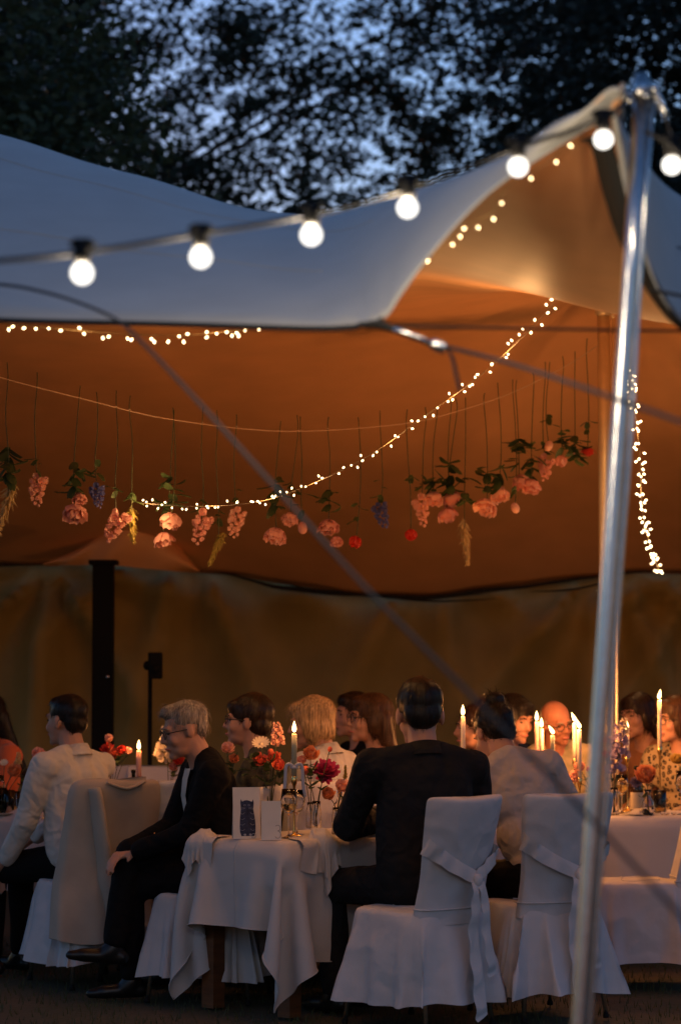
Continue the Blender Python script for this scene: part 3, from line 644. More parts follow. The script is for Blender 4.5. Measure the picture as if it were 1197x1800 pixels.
# beige jacket over the chair of the man in the white shirt
m_jacket = pr('beige_jacket', (0.44, 0.36, 0.28), 0.85, sheen=0.1, var=0.08, vscale=8, bump=0.25, bscale=14)
jk = thing('hung_jacket', 'beige jacket draped over the back of a covered chair, sleeve hanging', 'jacket', (-1.21, 11.80, 0), R(122-90))
rows = []
for z, wx, th, dy in ((0.985, 0.15, 0.01, 0), (0.982, 0.20, 0.035, 0), (0.965, 0.225, 0.05, -0.003), (0.90, 0.235, 0.056, -0.01), (0.78, 0.238, 0.058, -0.012), (0.64, 0.24, 0.062, -0.02), (0.50, 0.265, 0.075, -0.045), (0.38, 0.285, 0.085, -0.065), (0.26, 0.30, 0.09, -0.08)):
    rows.append([(ox, back_y(z)+dy+oy+0.05*(ox/0.22)**2 + 0.03*math.sin(ox*24+z*2)*(1-z), z + (0.04*math.sin(ox*9) if z < 0.35 else 0)) for ox, oy, a in rrect(wx, th, 4.5, 56)])
mb = MB(); mb.grid(rows, True); mb.poly(rows[0][::-1]); o = mb.build('body', m_jacket, jk); md = o.modifiers.new('s', 'SUBSURF'); md.levels = md.render_levels = 1; applied(o); displace(o, 0.013, 9, 5, (1, 1, 0.3)); displace(o, 0.006, 22, 6, (1, 1, 0.4))
mb = MB(); mb.tube(crom([(-0.16, back_y(.93)-0.045, 0.95), (-0.14, back_y(.8)-0.085, 0.80), (-0.10, back_y(.6)-0.105, 0.60), (-0.075, back_y(.4)-0.125, 0.42), (-0.06, back_y(.3)-0.13, 0.27)], 5), [0.05+0.02*math.sin(k*0.15) for k in range(21)], 14, flat=0.45)
o = mb.build('sleeve', m_jacket, jk); displace(o, 0.007, 16, 9)
MB().tube(crom([(-0.10, back_y(.95)-0.045, 0.975), (0, back_y(.93)-0.062, 0.945), (0.10, back_y(.95)-0.045, 0.975)], 6), 0.016, 10, flat=0.5).build('collar', m_jacket, jk)

# ------------------------------------------------------------------ glassware, candles, bottles
m_glass = pr('clear_glass', (1, 1, 1), 0.0, trans=1.0, ior=1.45); m_wine = pr('white_wine', (0.95, 0.78, 0.35), 0.0, trans=1.0, ior=1.33); m_rose = pr('rose_drink', (0.85, 0.32, 0.18), 0.05, trans=0.9, ior=1.33)
m_wax = pr('ivory_wax', (0.75, 0.68, 0.55), 0.5, sss=0.4); m_wax_grey = pr('sage_wax', (0.36, 0.37, 0.27), 0.5, sss=0.2); m_wax_pink = pr('pink_wax', (0.75, 0.42, 0.35), 0.5, sss=0.3)
m_brass = pr('brass', (0.75, 0.5, 0.18), 0.22, metal=1.0); m_amber = pr('brown_bottle_glass', (0.035, 0.012, 0.004), 0.06, coat=0.5); m_label = pr('paper_label', (0.62, 0.54, 0.40), 0.8, var=0.1); m_green_glass = pr('dark_green_glass', (0.01, 0.014, 0.006), 0.06)
m_flame = glow('candle_flame', (1.0, 0.62, 0.22), 14.0, 0.3); m_wick = pr('wick', (0.01, 0.008, 0.006), 0.9); m_ribbon = pr('pale_blue_ribbon', (0.42, 0.46, 0.58), 0.6)
CANDLE = (1.0, 0.36, 0.095)
def on_table(px, py, Y): p = P(px, py, Y); return Vector((p.x, Y, TH+0.009))
def candle(label, px, Y, flame_py, L=0.2, mat=m_wax, power=3.6, lean=0.0, holder='brass', r=0.0115, ribbon=False):
    b = on_table(px, 0, Y); fz = P(px, flame_py, Y).z - b.z; ct = fz-0.02; cb = max(0.03, ct-L)
    t = thing('candle', label, 'candle', b, 0, 'lit table candles')
    if holder == 'brass':
        MB().lathe([(0.0, 0), (0.035, 0), (0.034, 0.006), (0.008, 0.012), (0.0045, 0.03), (0.004, cb-0.05), (0.007, cb-0.035), (0.012, cb-0.02), (0.0145, cb+0.012), (0.0125, cb+0.014), (0.0125, cb), (0.0, cb)], n=16).build('candlestick', m_brass, t)
    else:
        MB().lathe([(0.0, 0), (0.03, 0), (0.028, 0.02), (0.014, 0.03), (0.013, cb), (0.017, cb+0.02), (0.013, cb+0.021), (0.012, cb), (0.0, cb)], n=16).build('candlestick', m_glass, t)
    prof = [(0.0, cb), (r, cb), (r*0.95, ct-0.004), (r*0.72, ct), (0.0, ct-0.003)]
    c = MB().lathe(prof, n=16).build('wax', mat, t); MB().tube([(0, 0, ct-0.005), (0.001, 0, ct+0.010)], 0.0013, 5).build('wick', m_wick, c)
    fp = [(0.0, -0.013), (0.006, -0.010), (0.0095, -0.001), (0.0085, 0.010), (0.0048, 0.023), (0.0015, 0.034), (0.0, 0.038)]
    M_ = Matrix.Rotation(lean, 3, 'Y'); MB().lathe(fp, (0, 0, fz), 12, M_).build('flame', m_flame, t); point_light(t, Vector((0, 0, fz)) + M_ @ Vector((0, 0, 0.012)), power, CANDLE, 0.012)
    if ribbon:
        for s_ in (-1, 1):
            pts = crom([(0, -0.013, cb+0.05), (s_*0.022, -0.017, cb+0.066), (s_*0.036, -0.016, cb+0.05), (s_*0.04, -0.014, cb-0.02), (s_*0.05, -0.012, cb-0.08)], 5); mb_ = MB(); mb_.tube(pts, 0.0075, 6, flat=0.2, up=(0, 1, 0)); mb_.build('ribbon', m_ribbon, t)
        MB().tube([(0.014*math.cos(a), 0.014*math.sin(a), cb+0.05) for a in np.linspace(0, 6.28, 17)], 0.006, 6, caps=False).build('ribbon', m_ribbon, t)
    return t
candle('sage coloured taper candle with pale ribbon in a tall brass holder', 519, 10.86, 1282, 0.20, m_wax_grey, 4.4, 0, 'brass', 0.0125, True)
candle('candle burning beside the ear of the man in the dark suit', 720, 11.62, 1281, 0.2, m_wax, 6)
candle('ivory candle between the suited man and the woman in profile', 809, 12.0, 1252, 0.22, m_wax, 7)
candle('tall pink candle behind the hair bun, taller of a pair', 936, 12.74, 1262, 0.24, m_wax_pink, 20)
candle('ivory candle behind the hair bun, shorter of a pair', 944, 12.62, 1274, 0.22, m_wax, 2.4)
candle('short candle with its flame blown to one side', 963, 12.55, 1286, 0.18, m_wax_grey, 7, R(-32))
candle('tall ivory candle dripping wax before the bald man', 1009, 12.6, 1276, 0.26, m_wax, 20, R(-22))
candle('ivory candle close to the tall one before the bald man', 1001, 12.78, 1264, 0.2, m_wax, 12, R(-25))
candle('tallest candle, lit before the woman in the brown top', 1147, 12.95, 1224, 0.26, m_wax, 20, R(12))
candle('small candle glowing behind the delphiniums', 1091, 12.9, 1279, 0.14, m_wax, 2.0)
candle('candle in a glass holder by the small brown bottle', 252, 12.72, 1313, 0.16, m_wax_pink, 5, 0, 'glass', 0.014)
def wineglass(label, px, Y, h=0.21, fill=m_wine, lvl=0.35, group='stemmed wine glasses'):
    t = thing('wine_glass', label, 'glass', on_table(px, 0, Y), 0, group); b = h*0.48
    MB().lathe([(0.0, 0), (0.033, 0), (0.032, 0.002), (0.005, 0.006), (0.0035, 0.02), (0.0035, b-0.01), (0.008, b), (0.024, b+0.012), (0.036, b+0.035), (0.038, b+0.055), (0.031, h), (0.0298, h), (0.0365, b+0.055), (0.0345, b+0.036), (0.022, b+0.0145), (0.0, b+0.006)], n=22).build('bowl', m_glass, t)
    if fill: MB().lathe([(0.0, b+0.0065), (0.0215, b+0.0150), (0.034, b+0.0362), (0.0355, b+0.036+0.03*lvl), (0.0, b+0.036+0.03*lvl)], n=22).build('wine', fill, t)
    return t
def tumbler(label, px, Y, h=0.10, r=0.034, fill=None, lvl=0.5):
    t = thing('tumbler', label, 'glass', on_table(px, 0, Y), 0, 'water tumblers')
    MB().lathe([(0.0, 0), (r*0.9, 0), (r, h), (r*0.95, h), (r*0.86, 0.008), (0.0, 0.008)], n=20).build('glass_wall', m_glass, t)
    if fill: MB().lathe([(0.0, 0.0085), (r*0.855, 0.0085), (r*0.9, 0.008+(h-0.01)*lvl), (0.0, 0.008+(h-0.01)*lvl)], n=20).build('drink', fill, t)
def bottle(label, px, Y, h, r, mat, lab=True, cap=True):
    t = thing('bottle', label, 'bottle', on_table(px, 0, Y), 0, 'bottles on the tables')
    MB().lathe([(0.0, 0.0), (r, 0.0), (r*1.0, h*0.55), (r*0.85, h*0.63), (r*0.45, h*0.72), (r*0.38, h*0.8), (r*0.36, h*0.95), (r*0.42, h*0.955), (r*0.42, h), (0.0, h)], n=22).build('glass_body', mat, t)
    if lab:
        rows_ = []
        for z in (h*0.10, h*0.30, h*0.46): rows_.append([(r*1.012*math.cos(a), r*1.012*math.sin(a), z) for a in np.linspace(R(190), R(350), 16)])
        MB().grid(rows_).build('label', m_label, t)
    if cap: MB().lathe([(0.0, h-0.012), (r*0.46, h-0.012), (r*0.46, h+0.004), (0.0, h+0.005)], n=16).build('cap', m_rubber, t)
wineglass('wine glass with a little white wine beside the number card', 510, 10.80, 0.215)
wineglass('wine glass behind the brass candlestick', 524, 11.02, 0.2, None)
wineglass('tall wine glass with pink drink at the suited man elbow', 634, 10.98, 0.225, m_rose, 0.6)
wineglass('wine glass by the leopard print sleeve', 1186, 12.62, 0.225, m_wine, 0.2)
wineglass('wine glass half hidden behind the delphinium stems', 1081, 12.72, 0.2, m_wine, 0.5)
tumbler('tumbler of rose drink beside the white label bottle', 618, 10.96, 0.11, 0.034, m_rose, 0.75)
tumbler('water tumbler behind the apricot rose', 1146, 12.80, 0.115, 0.037, m_wine, 0.35)
bottle('brown bottle with a paper label among the delphiniums', 1107, 12.66, 0.245, 0.034, m_amber)
bottle('clear bottle with white label behind the orange bloom', 597, 11.15, 0.2, 0.033, m_glass, True, False)
bottle('slim dark bottle beside the candle on the far table', 243, 12.66, 0.225, 0.027, m_green_glass, False)
for k, (px, Y, h) in enumerate(((4, 12.50, 0.12), (17, 12.56, 0.14), (30, 12.52, 0.13), (40, 12.60, 0.12))): tumbler(('short empty tumbler beside the stoneware plate', 'tallest filled tumbler before the woman in orange', 'empty tumbler in the middle of the glass cluster', 'filled tumbler nearest the man in the white shirt')[k], px, Y, h, 0.028, m_wine if k % 2 else None, 0.5)
wineglass('wine glass among the tumblers before the woman in orange', 10, 12.66, 0.2, m_wine, 0.5)
m_porc = pr('stoneware_plate', (0.55, 0.5, 0.44), 0.35)
def plate(label, px, py_, Y, r=0.12):
    t = MB().lathe([(0.0, 0.004), (r*0.6, 0.0), (r, 0.016), (r, 0.019), (r*0.62, 0.006), (0.0, 0.008)], n=32).build('dinner_plate', m_porc); t.location = on_table(px, py_, Y); tag(t, label, 'plate', 'dinner plates')
plate('stoneware plate at the suited man elbow', 640, 0, 10.86, 0.11); plate('stoneware plate before the woman in orange', 8, 0, 12.50, 0.12)
# glass pebbles
for k, (px, Y) in enumerate(((1151, 12.56), (1158, 12.55), (1170, 12.56))):
    o = MB().ell((0, 0, 0), (0.013, 0.011, 0.009)).build('glass_pebble', m_glass); o.location = on_table(px, 0, Y)+Vector((0, 0, 0.008)); tag(o, ('clear glass pebble touching its neighbour, closest to the apricot rose', 'clear glass pebble between two others on the cloth', 'clear glass pebble closest to the leopard print sleeve')[k], 'pebble', 'glass pebbles')
# ------------------------------------------------------------------ cards on the table
m_card = pr('cream_card', (0.74, 0.68, 0.6), 0.8, var=0.03); m_ink = pr('navy_print', (0.03, 0.04, 0.085), 0.8, var=0.5, vscale=60); m_ink2 = pr('pale_print', (0.35, 0.38, 0.45), 0.8); m_num = pr('grey_print', (0.18, 0.15, 0.15), 0.8)
cb_ = on_table(438, 0, 10.72); cc = thing('picture_card', 'cream card printed with a dark blue sitting cat', 'card', cb_, R(8))
Wc, Hc = 0.120, 0.226; tl = math.tan(R(8))
o = MB().box((0, 0.0, Hc/2), (Wc/2, 0.0012, Hc/2), Matrix.Rotation(0, 3, 'X')).build('front_panel', m_card, cc, smooth=False); o.rotation_euler = (R(-6), 0, R(4))
o2 = MB().box((0, 0.0, Hc/2), (Wc/2, 0.0012, Hc/2)).build('rear_panel', m_card, cc, smooth=False); o2.rotation_euler = (R(8), 0, R(4)); o2.location = (0, 0.06, 0)
def flat(name, pts, y, mat, par): return MB().poly([(x, y, z) for x, z in pts]).build(name, mat, par, smooth=False)
cat = [(-.028,.012),(-.034,.03),(-.035,.055),(-.034,.085),(-.031,.11),(-.029,.13),(-.03,.145),(-.031,.158),(-.029,.174),(-.022,.163),(-.012,.168),(0,.169),(.01,.166),(.02,.162),(.027,.173),(.029,.156),(.028,.143),(.026,.13),(.03,.11),(.034,.085),(.036,.055),(.035,.03),(.03,.012)]
flat('cat_print', [(x+0.004, z) for x, z in cat[::1]], -0.0018, m_ink, o)
for sx in (-1, 1):
    MB().tube([(0.002+sx*0.010+0.005*math.cos(a), -0.0022, 0.147+0.003*math.sin(a)) for a in np.linspace(0, 6.28, 10)], 0.0007, 4, caps=False).build('print_line', m_ink2, o)
    for k in range(3): MB().tube([(0.002+sx*0.008, -0.0022, 0.136-0.002*k), (0.002+sx*0.026, -0.0022, 0.139-0.005*k)], 0.0005, 4).build('print_line', m_ink2, o)
    for k in range(4): MB().tube(crom([(0.004+sx*0.012, -0.0022, 0.115-0.024*k), (0.004+sx*0.022, -0.0022, 0.108-0.024*k), (0.004+sx*0.031, -0.0022, 0.112-0.024*k)], 4), 0.0007, 4).build('print_line', m_ink2, o)
    flat('paw_print', [(0.004+sx*0.012+0.006*math.cos(a), 0.018+0.005*math.sin(a)) for a in np.linspace(0, 5.8, 10)], -0.0022, m_ink2, o)
MB().tube([(0.030+0.010*math.cos(a), -0.004, 0.0125+0.010*math.sin(a)) for a in np.linspace(0, 6.28, 20)], 0.0012, 5, caps=False).build('curled_tail_print', m_ink2, o)
nb = on_table(480, 0, 10.64); nc = thing('number_card', 'small folded cream card with the number three', 'card', nb, R(5))
Wn, Hn = 0.086, 0.170
o = MB().box((0, 0, Hn/2), (Wn/2, 0.001, Hn/2)).build('front_panel', m_card, nc, smooth=False); o.rotation_euler = (R(-5), 0, 0)
o2 = MB().box((0, 0, Hn/2), (Wn/2, 0.001, Hn/2)).build('rear_panel', m_card, nc, smooth=False); o2.rotation_euler = (R(7), 0, 0); o2.location = (0, 0.04, 0)
x3, z3 = 0.028, 0.036
pts = [(x3-0.009, z3+0.024)] + [(x3+0.011*math.cos(R(a)), z3+0.016+0.0125*math.sin(R(a))) for a in range(140, -91, -23)] 
pts2 = [(x3+0.013*math.cos(R(a)), z3-0.0125+0.016*math.sin(R(a))) for a in range(90, -151, -24)]
MB().tube([(x, -0.0018, z) for x, z in pts[1:]] + [(x, -0.0018, z) for x, z in pts2], 0.0011, 5).build('numeral_three', m_num, o)

# ------------------------------------------------------------------ napkins
def _pin(n):
    m_ = np.zeros((n+1, n+1), bool); m_[n//2-3:n//2+4, n//2-3:n//2+4] = True; return m_
def napkin(label, c, ang, size, tumble, table_c, table_ang, L, W, seed, n=30):
    dx = size/n; M_ = Matrix.Rotation(ang, 3, 'Z'); rg = np.random.default_rng(seed)
    p = np.zeros((n+1, n+1, 3)); u = (np.arange(n+1)-n/2)*dx
    p[..., 0] = u[:, None]*math.cos(ang) - u[None, :]*math.sin(ang); p[..., 1] = u[:, None]*math.sin(ang) + u[None, :]*math.cos(ang)
    Tm = Matrix.Rotation(-table_ang, 3, 'Z'); lc = Tm @ (Vector(c) - Vector(table_c)); 
    q = p.copy(); q[..., 0] = p[..., 0]*math.cos(-table_ang) - p[..., 1]*math.sin(-table_ang) + lc.x; q[..., 1] = p[..., 0]*math.sin(-table_ang) + p[..., 1]*math.cos(-table_ang) + lc.y
    q[..., 2] = TH+0.022 + tumble*0.10*np.maximum(0, np.sin(u[:, None]*26+1)*np.cos(u[None, :]*21))*np.minimum(1, np.hypot(u[:, None], u[None, :])/0.06) ; q[..., 0] = lc.x+(q[..., 0]-lc.x)*(1-0.32*tumble); q[..., 1] = lc.y+(q[..., 1]-lc.y)*(1-0.2*tumble)
    base = box_collider(L/2+0.008, W/2+0.008, TH+0.007)
    bumps = [(lc.x+rg.uniform(-.03, .03), lc.y+rg.uniform(-.02, .02), TH-0.03, 0.06+0.02*tumble), (lc.x+rg.uniform(-.08, .08), lc.y+rg.uniform(.0, .05), TH-0.03, 0.055)]
    def col(a):
        base(a)
        for bx, by, bz, br in bumps:
            d = a - np.array([bx, by, bz]); r_ = np.sqrt((d*d).sum(-1)); k = r_ < br; a[k] += d[k]*((br-r_[k])/r_[k])[:, None]
    r_ = drape(n+1, n+1, dx, q, _pin(n), col, 70, 8, 0.9, 0.15, seed)
    o = cloth_object('napkin', r_, m_cloth); o.location = table_c; o.rotation_euler = (0, 0, table_ang); return tag(o, label, 'napkin', 'white napkins')
T3c = N3 + A3*(1.95/2) + E3*0.30
napkin('white napkin with a corner drooping over the table edge beside the suited man', on_table(572, 0, 10.66).xy.to_3d() + E3*0.035, AX+R(42), 0.34, 0.7, T3c, AX, 1.95, 0.60, 4)
napkin('white napkin slung over the table corner beside the grey haired man', on_table(356, 0, 10.84).xy.to_3d() + A3*0.03, R(70), 0.26, 0.5, T3c, AX, 1.95, 0.60, 6)
_tr = Vector((0.95, 12.45, 0)) + Matrix.Rotation(R(1.5), 3, 'Z') @ Vector((1.2, 0.35, 0))
napkin('white napkin folded flat before the brown bottle', on_table(1115, 0, 12.60).xy.to_3d(), R(10), 0.16, 0.5, _tr, R(1.5), 2.4, 0.70, 8, 22)
_tl = Vector((-3.1, 12.42, 0)) + Matrix.Rotation(R(-0.5), 3, 'Z') @ Vector((1.3, 0.35, 0))
napkin('white napkin hanging off the table before the man in the white shirt', on_table(42, 0, 12.47).xy.to_3d(), R(30), 0.26, 0.5, _tl, R(-0.5), 2.6, 0.70, 9, 24)
# ================================================================== GUESTS
m_skin = pr('skin', (0.46, 0.24, 0.16), 0.55, sss=0.25, var=0.06, vscale=30, bump=0.05, bscale=200)
m_eye = pr('eye', (0.05, 0.035, 0.03), 0.2); m_lip = pr('lip', (0.45, 0.15, 0.12), 0.4); m_frame = pr('glasses_frame', (0.02, 0.016, 0.014), 0.3)
def hairmat(n, c): return pr('hair_'+n, c, 0.42, spec=0.3, var=0.7, vscale=130, stretch=(1, 1, 0.12))
H_BLACK = hairmat('black', (0.010, 0.008, 0.007)); H_BROWN = hairmat('brown', (0.055, 0.026, 0.012)); H_GREY = hairmat('grey', (0.23, 0.20, 0.17)); H_BLOND = hairmat('blond', (0.42, 0.27, 0.13)); H_DARK = hairmat('dark_brown', (0.022, 0.012, 0.007))
def ik(a, t, l1, l2, hint):
    a, t = Vector(a), Vector(t); d = t-a; L = min(d.length, (l1+l2)*0.995); d.normalize(); t = a+d*L
    x = (l1*l1-l2*l2+L*L)/(2*L); h = math.sqrt(max(0, l1*l1-x*x)); n = Vector(hint); n = (n-d*n.dot(d)).normalized(); return a+d*x+n*h, t
def fabric_folds(o, seed, amp=0.006): displace(o, amp, 13, seed, (1, 1, 0.6)); displace(o, amp*0.45, 34, seed+1, (1, 1, 0.7))
def hand(mb, w, d, n, side, curl=0.5):
    """palm and five fingers; w wrist, d pointing direction, n palm normal, side +1/-1 thumb side"""
    d = Vector(d).normalized(); n = Vector(n); n = (n-d*n.dot(d)).normalized(); s = d.cross(n)*side
    kn = []
    for k, (o, l) in enumerate(((0.030, 0.084), (0.010, 0.090), (-0.010, 0.086), (-0.028, 0.078))):
        kp = w + d*l + s*o; mb.cap(w + d*0.015 + s*o*0.6, 0.017, kp, 0.0125, 8); kn.append(kp)
    for k, kp in enumerate(kn):
        L = (0.040, 0.045, 0.042, 0.033)[k]; p = kp; dd = d.copy(); r = 0.0092 if k < 3 else 0.0080
        for sgm in range(3):
            dd = (Matrix.Rotation(curl*(0.7 if sgm == 0 else 0.9), 3, d.cross(n).normalized()) @ dd).normalized()
            q = p + dd*L*(1, 0.72, 0.58)[sgm]; mb.cap(p, r, q, r*0.9, 8); p = q; r *= 0.9
    tb = w + d*0.022 + s*0.026; t1 = tb + (d*0.6+s*0.7+n*0.25).normalized()*0.042; t2 = t1 + (d*0.9+s*0.15+n*0.35).normalized()*0.032
    mb.cap(tb, 0.014, t1, 0.0115, 8); mb.cap(t1, 0.0115, t2, 0.009, 8)
def person(label, x, y, face, scale=1.0, seat=0.5, lean=8, side=0, twist=0, head=(0, 0, 0), hL=None, hR=None, fL=None, fR=None, hair='short', hm=H_BLACK, top=None, topmat=None, legmat=None, sleeves=True, jacket=False,
           glasses=False, voxel=0.011, seed=1, wide=1.0, fem=False, shoes=True, skin=None, kneeL=(0, 0.3, 1), kneeR=(0, 0.3, 1), collar=False, elbL=None, elbR=None, bust=0.0, hs=1.07, group='seated wedding guests', legs=True):
    """seated figure; local +Y is where the thighs point, the torso may twist (deg), head=(yaw, pitch, tilt) is relative to the torso"""
    skin = skin or m_skin; t = thing('person', label, 'person', (x, y, 0), R(face-90), group); S = scale
    Hh = Vector((0, 0, seat+0.09*S))
    Mt = Matrix.Rotation(R(twist), 3, 'Z') @ Matrix.Rotation(R(side), 3, 'Y') @ Matrix.Rotation(R(-lean), 3, 'X')
    def T(px, py, pz): return Hh + Mt @ (Vector((px*wide, py, pz))*S)
    sw = (0.165 if fem else 0.19)
    HS = hs; neck = T(0, 0.0, 0.520); Mh = Mt @ Matrix.Rotation(R(lean*0.75), 3, 'X') @ Matrix.Rotation(R(head[0]), 3, 'Z') @ Matrix.Rotation(R(head[1]), 3, 'X') @ Matrix.Rotation(R(head[2]), 3, 'Y')
    hc = neck + Mt @ Vector((0, 0.015, 0.03))*S + Mh @ Vector((0, 0.032, 0.118))*S
    def Hd(px, py, pz): return hc + Mh @ (Vector((px, py, pz))*S*HS)
    def arm(sd, target, elb):
        sh = T(sd*sw, 0.0, 0.455); tg = Hh + Mt @ (Vector(target)*S) if not isinstance(target, tuple) or True else target
        e, wv = ik(sh, tg, 0.285*S, 0.255*S, Mt @ Vector(elb or (sd*0.5, -0.6, -0.6))); return sh, e, wv
    hL = hL or (-0.14, 0.36, 0.16); hR = hR or (0.14, 0.36, 0.16)
    arms = [(-1,)+arm(-1, hL, elbL), (1,)+arm(1, hR, elbR)]
    lgs = []
    for sd, f, kh in ((-1, fL, kneeL), (1, fR, kneeR)):
        hp = Hh + Vector((sd*0.09*S, 0.02, -0.01)); ft = Vector(f) if f else Vector((sd*0.11, 0.46, 0.085)); k, an = ik(hp, ft, 0.44*S, 0.43*S, kh); lgs.append((hp, k, an))
    # --- body: one continuous skin
    b = MB()
    b.ell(T(0, 0, 0.02), (0.145*S, 0.10*S, 0.10*S), Mt); b.ell(T(0, 0.005, 0.17), (0.12*S, 0.085*S, 0.14*S), Mt); b.ell(T(0, 0.0, 0.36), (0.145*S*wide, 0.095*S, 0.15*S), Mt)
    b.cap(T(-sw*0.9, -0.005, 0.45), 0.047*S, T(sw*0.9, -0.005, 0.45), 0.047*S); b.cap(T(0, -0.01, 0.44), 0.075*S, neck, 0.061*S); b.cap(neck, 0.061*S, Hd(0, -0.022, -0.05), 0.058*S)
    b.cap(T(-0.10, -0.02, 0.475), 0.04*S, neck - Mt @ Vector((0.01, 0.01, 0))*S, 0.045*S); b.cap(T(0.10, -0.02, 0.475), 0.04*S, neck + Mt @ Vector((0.01, -0.01, 0))*S, 0.045*S)
    for sd, sh, e, wv in arms:
        b.cap(sh, 0.046*S, e, 0.037*S); b.cap(e, 0.038*S, wv, 0.026*S); d = (wv-e).normalized(); hand(b, wv + d*0.005, d, Vector((0, 0, -1)) if abs(d.z) < 0.8 else Vector((-sd, 0, 0)), sd if abs(d.z) < 0.8 else 1, 0.45)
    for hp, k, an in lgs: b.cap(hp, 0.078*S, k, 0.052*S); b.cap(k, 0.052*S, an, 0.038*S)
    # head
    def e_(c, r): b.ell(Hd(*c), tuple(q*S*HS for q in r), Mh, 16, 12)
    e_((0, -0.018, 0.032), (0.074, 0.094, 0.082)); e_((0, 0.022, -0.022), (0.062, 0.066, 0.080)); e_((0, 0.030, -0.075), (0.050, 0.052, 0.036)); e_((0, 0.068, -0.098), (0.024, 0.02, 0.018))
    b.cap(Hd(-0.034, 0.074, 0.022), 0.014*S, Hd(0.034, 0.074, 0.022), 0.014*S, 8); b.cap(Hd(0, 0.082, 0.010), 0.009*S, Hd(0, 0.104, -0.028), 0.0115*S, 8); b.cap(Hd(-0.010, 0.092, -0.034), 0.008*S, Hd(0.010, 0.092, -0.034), 0.008*S, 8)
    for sd in (-1, 1): e_((sd*0.036, 0.058, -0.030), (0.024, 0.024, 0.026)); e_((sd*0.074, -0.010, -0.008), (0.010, 0.020, 0.031))
    e_((0, 0.078, -0.064), (0.024, 0.014, 0.014))
    bo = remesh(b, 'body', skin, t, voxel*0.72, 3)
    for sd in (-1, 1):
        MB().ell(Hd(sd*0.031, 0.075, 0.002), (0.0105*S, 0.007*S, 0.0048*S), Mh, 10, 8).build('eye', m_eye, t)
        MB().tube([Hd(sd*0.014, 0.090, 0.022), Hd(sd*0.032, 0.089, 0.027), Hd(sd*0.050, 0.076, 0.020)], [0.003*S, 0.0038*S, 0.002*S], 6).build('eyebrow', hm, t)
    MB().tube([Hd(-0.024, 0.083, -0.066), Hd(-0.010, 0.093, -0.063), Hd(0.010, 0.093, -0.063), Hd(0.024, 0.083, -0.066)], [0.002*S, 0.0055*S, 0.0055*S, 0.002*S], 8).build('lips', m_lip, t)
    if glasses:
        g = MB()
        for sd in (-1, 1):
            g.tube([Hd(sd*0.033+0.024*math.cos(a), 0.097-0.006*abs(math.cos(a)), 0.001+0.019*math.sin(a)) for a in np.linspace(0, 6.283, 17)], 0.0024*S, 5, caps=False)
            g.tube([Hd(sd*0.056, 0.092, 0.006), Hd(sd*0.074, 0.05, 0.006), Hd(sd*0.079, -0.01, 0.004)], 0.0024*S, 5)
        g.tube([Hd(-0.010, 0.103, 0.003), Hd(0.010, 0.103, 0.003)], 0.0022*S, 5); g.build('glasses', m_frame, t)
    # --- clothes
    if top != 'none':
        c = MB(); i = 0.020 if jacket else 0.012
        loose = not fem and top != 'strapless'
        c.ell(T(0, -0.005, 0.02), ((0.15+i)*S, (0.108+i)*S, (0.10+i)*S), Mt); c.ell(T(0, 0.0, 0.17), ((0.135+i)*S*wide, (0.096+i)*S, 0.15*S), Mt); c.ell(T(0, -0.004, 0.345), ((0.152+i)*S*wide, (0.102+i)*S, (0.145+i)*S), Mt)
        if loose:
            for sd in (-1, 1): c.cap(T(sd*0.085, -0.012, 0.40), (0.083+i)*S, T(sd*0.092, -0.015, 0.03), (0.092+i)*S)
        if top != 'strapless':      # slope from neck to shoulder, cloth up to the nape
            for sd in (-1, 1): c.cap(T(sd*0.035, -0.018, 0.505), (0.040+i)*S, T(sd*sw*0.95, -0.008, 0.445), (0.052+i)*S)
            c.cap(T(0, -0.040, 0.40), (0.07+i)*S, T(0, -0.026, 0.515), (0.036+i)*S)
        if bust: c.ell(T(0, 0.085, 0.30), (0.115*S, bust*S, 0.07*S), Mt)
        if top != 'strapless':
            c.cap(T(-sw*0.93, -0.008, 0.447), (0.052+i)*S, T(sw*0.93, -0.008, 0.447), (0.052+i)*S)
            for sd in (-1, 1): c.cap(T(sd*0.11, -0.02, 0.470), (0.038+i)*S, T(sd*0.05, -0.016, 0.500), (0.034+i*0.6)*S)
        for sd, sh, e, wv in arms:
            if sleeves is True:
                c.cap(sh, (0.052+i)*S, e, (0.041+i)*S); c.cap(e, (0.042+i)*S, e.lerp(wv, 0.95), (0.031+i)*S)
            elif sleeves == 'short': c.cap(sh, (0.054+i)*S, sh.lerp(e, 0.55), (0.052+i)*S)
        if jacket and legs:
            for hp, k, an in lgs: c.cap(hp, 0.098*S, hp.lerp(k, 0.18), 0.094*S)
        g = remesh(c, 'jacket' if jacket else 'top', topmat, t, voxel, 4); fabric_folds(g, seed, 0.008 if jacket else 0.009)
        if collar:
            cm = MB(); pts_o, pts_i, pts_t = [], [], []
            for k in range(25):
                a = R(-60 + 300*k/24 - 90 + 30); 
                a = -math.pi/2 + (k/24-0.5)*R(290); cx, cy = math.cos(a), math.sin(a); nb = neck + Mt @ Vector((cx*0.066, cy*0.066-0.004, -0.02+0.012*(-cy)))*S
                pts_i.append(nb + Mt @ Vector((0, 0, 0.030+0.008*(-cy)))*S); pts_t.append(neck + Mt @ Vector((cx*0.072, cy*0.072-0.004, 0.022+0.012*(-cy)))*S); pts_o.append(neck + Mt @ Vector((cx*0.094, cy*0.094-0.006, -0.030+0.008*(-cy)))*S)
            cm.grid([[p - Mt @ Vector((0, 0, 0.03))*S for p in pts_i], pts_i, pts_t, pts_o]); co = cm.build('collar', topmat, t)
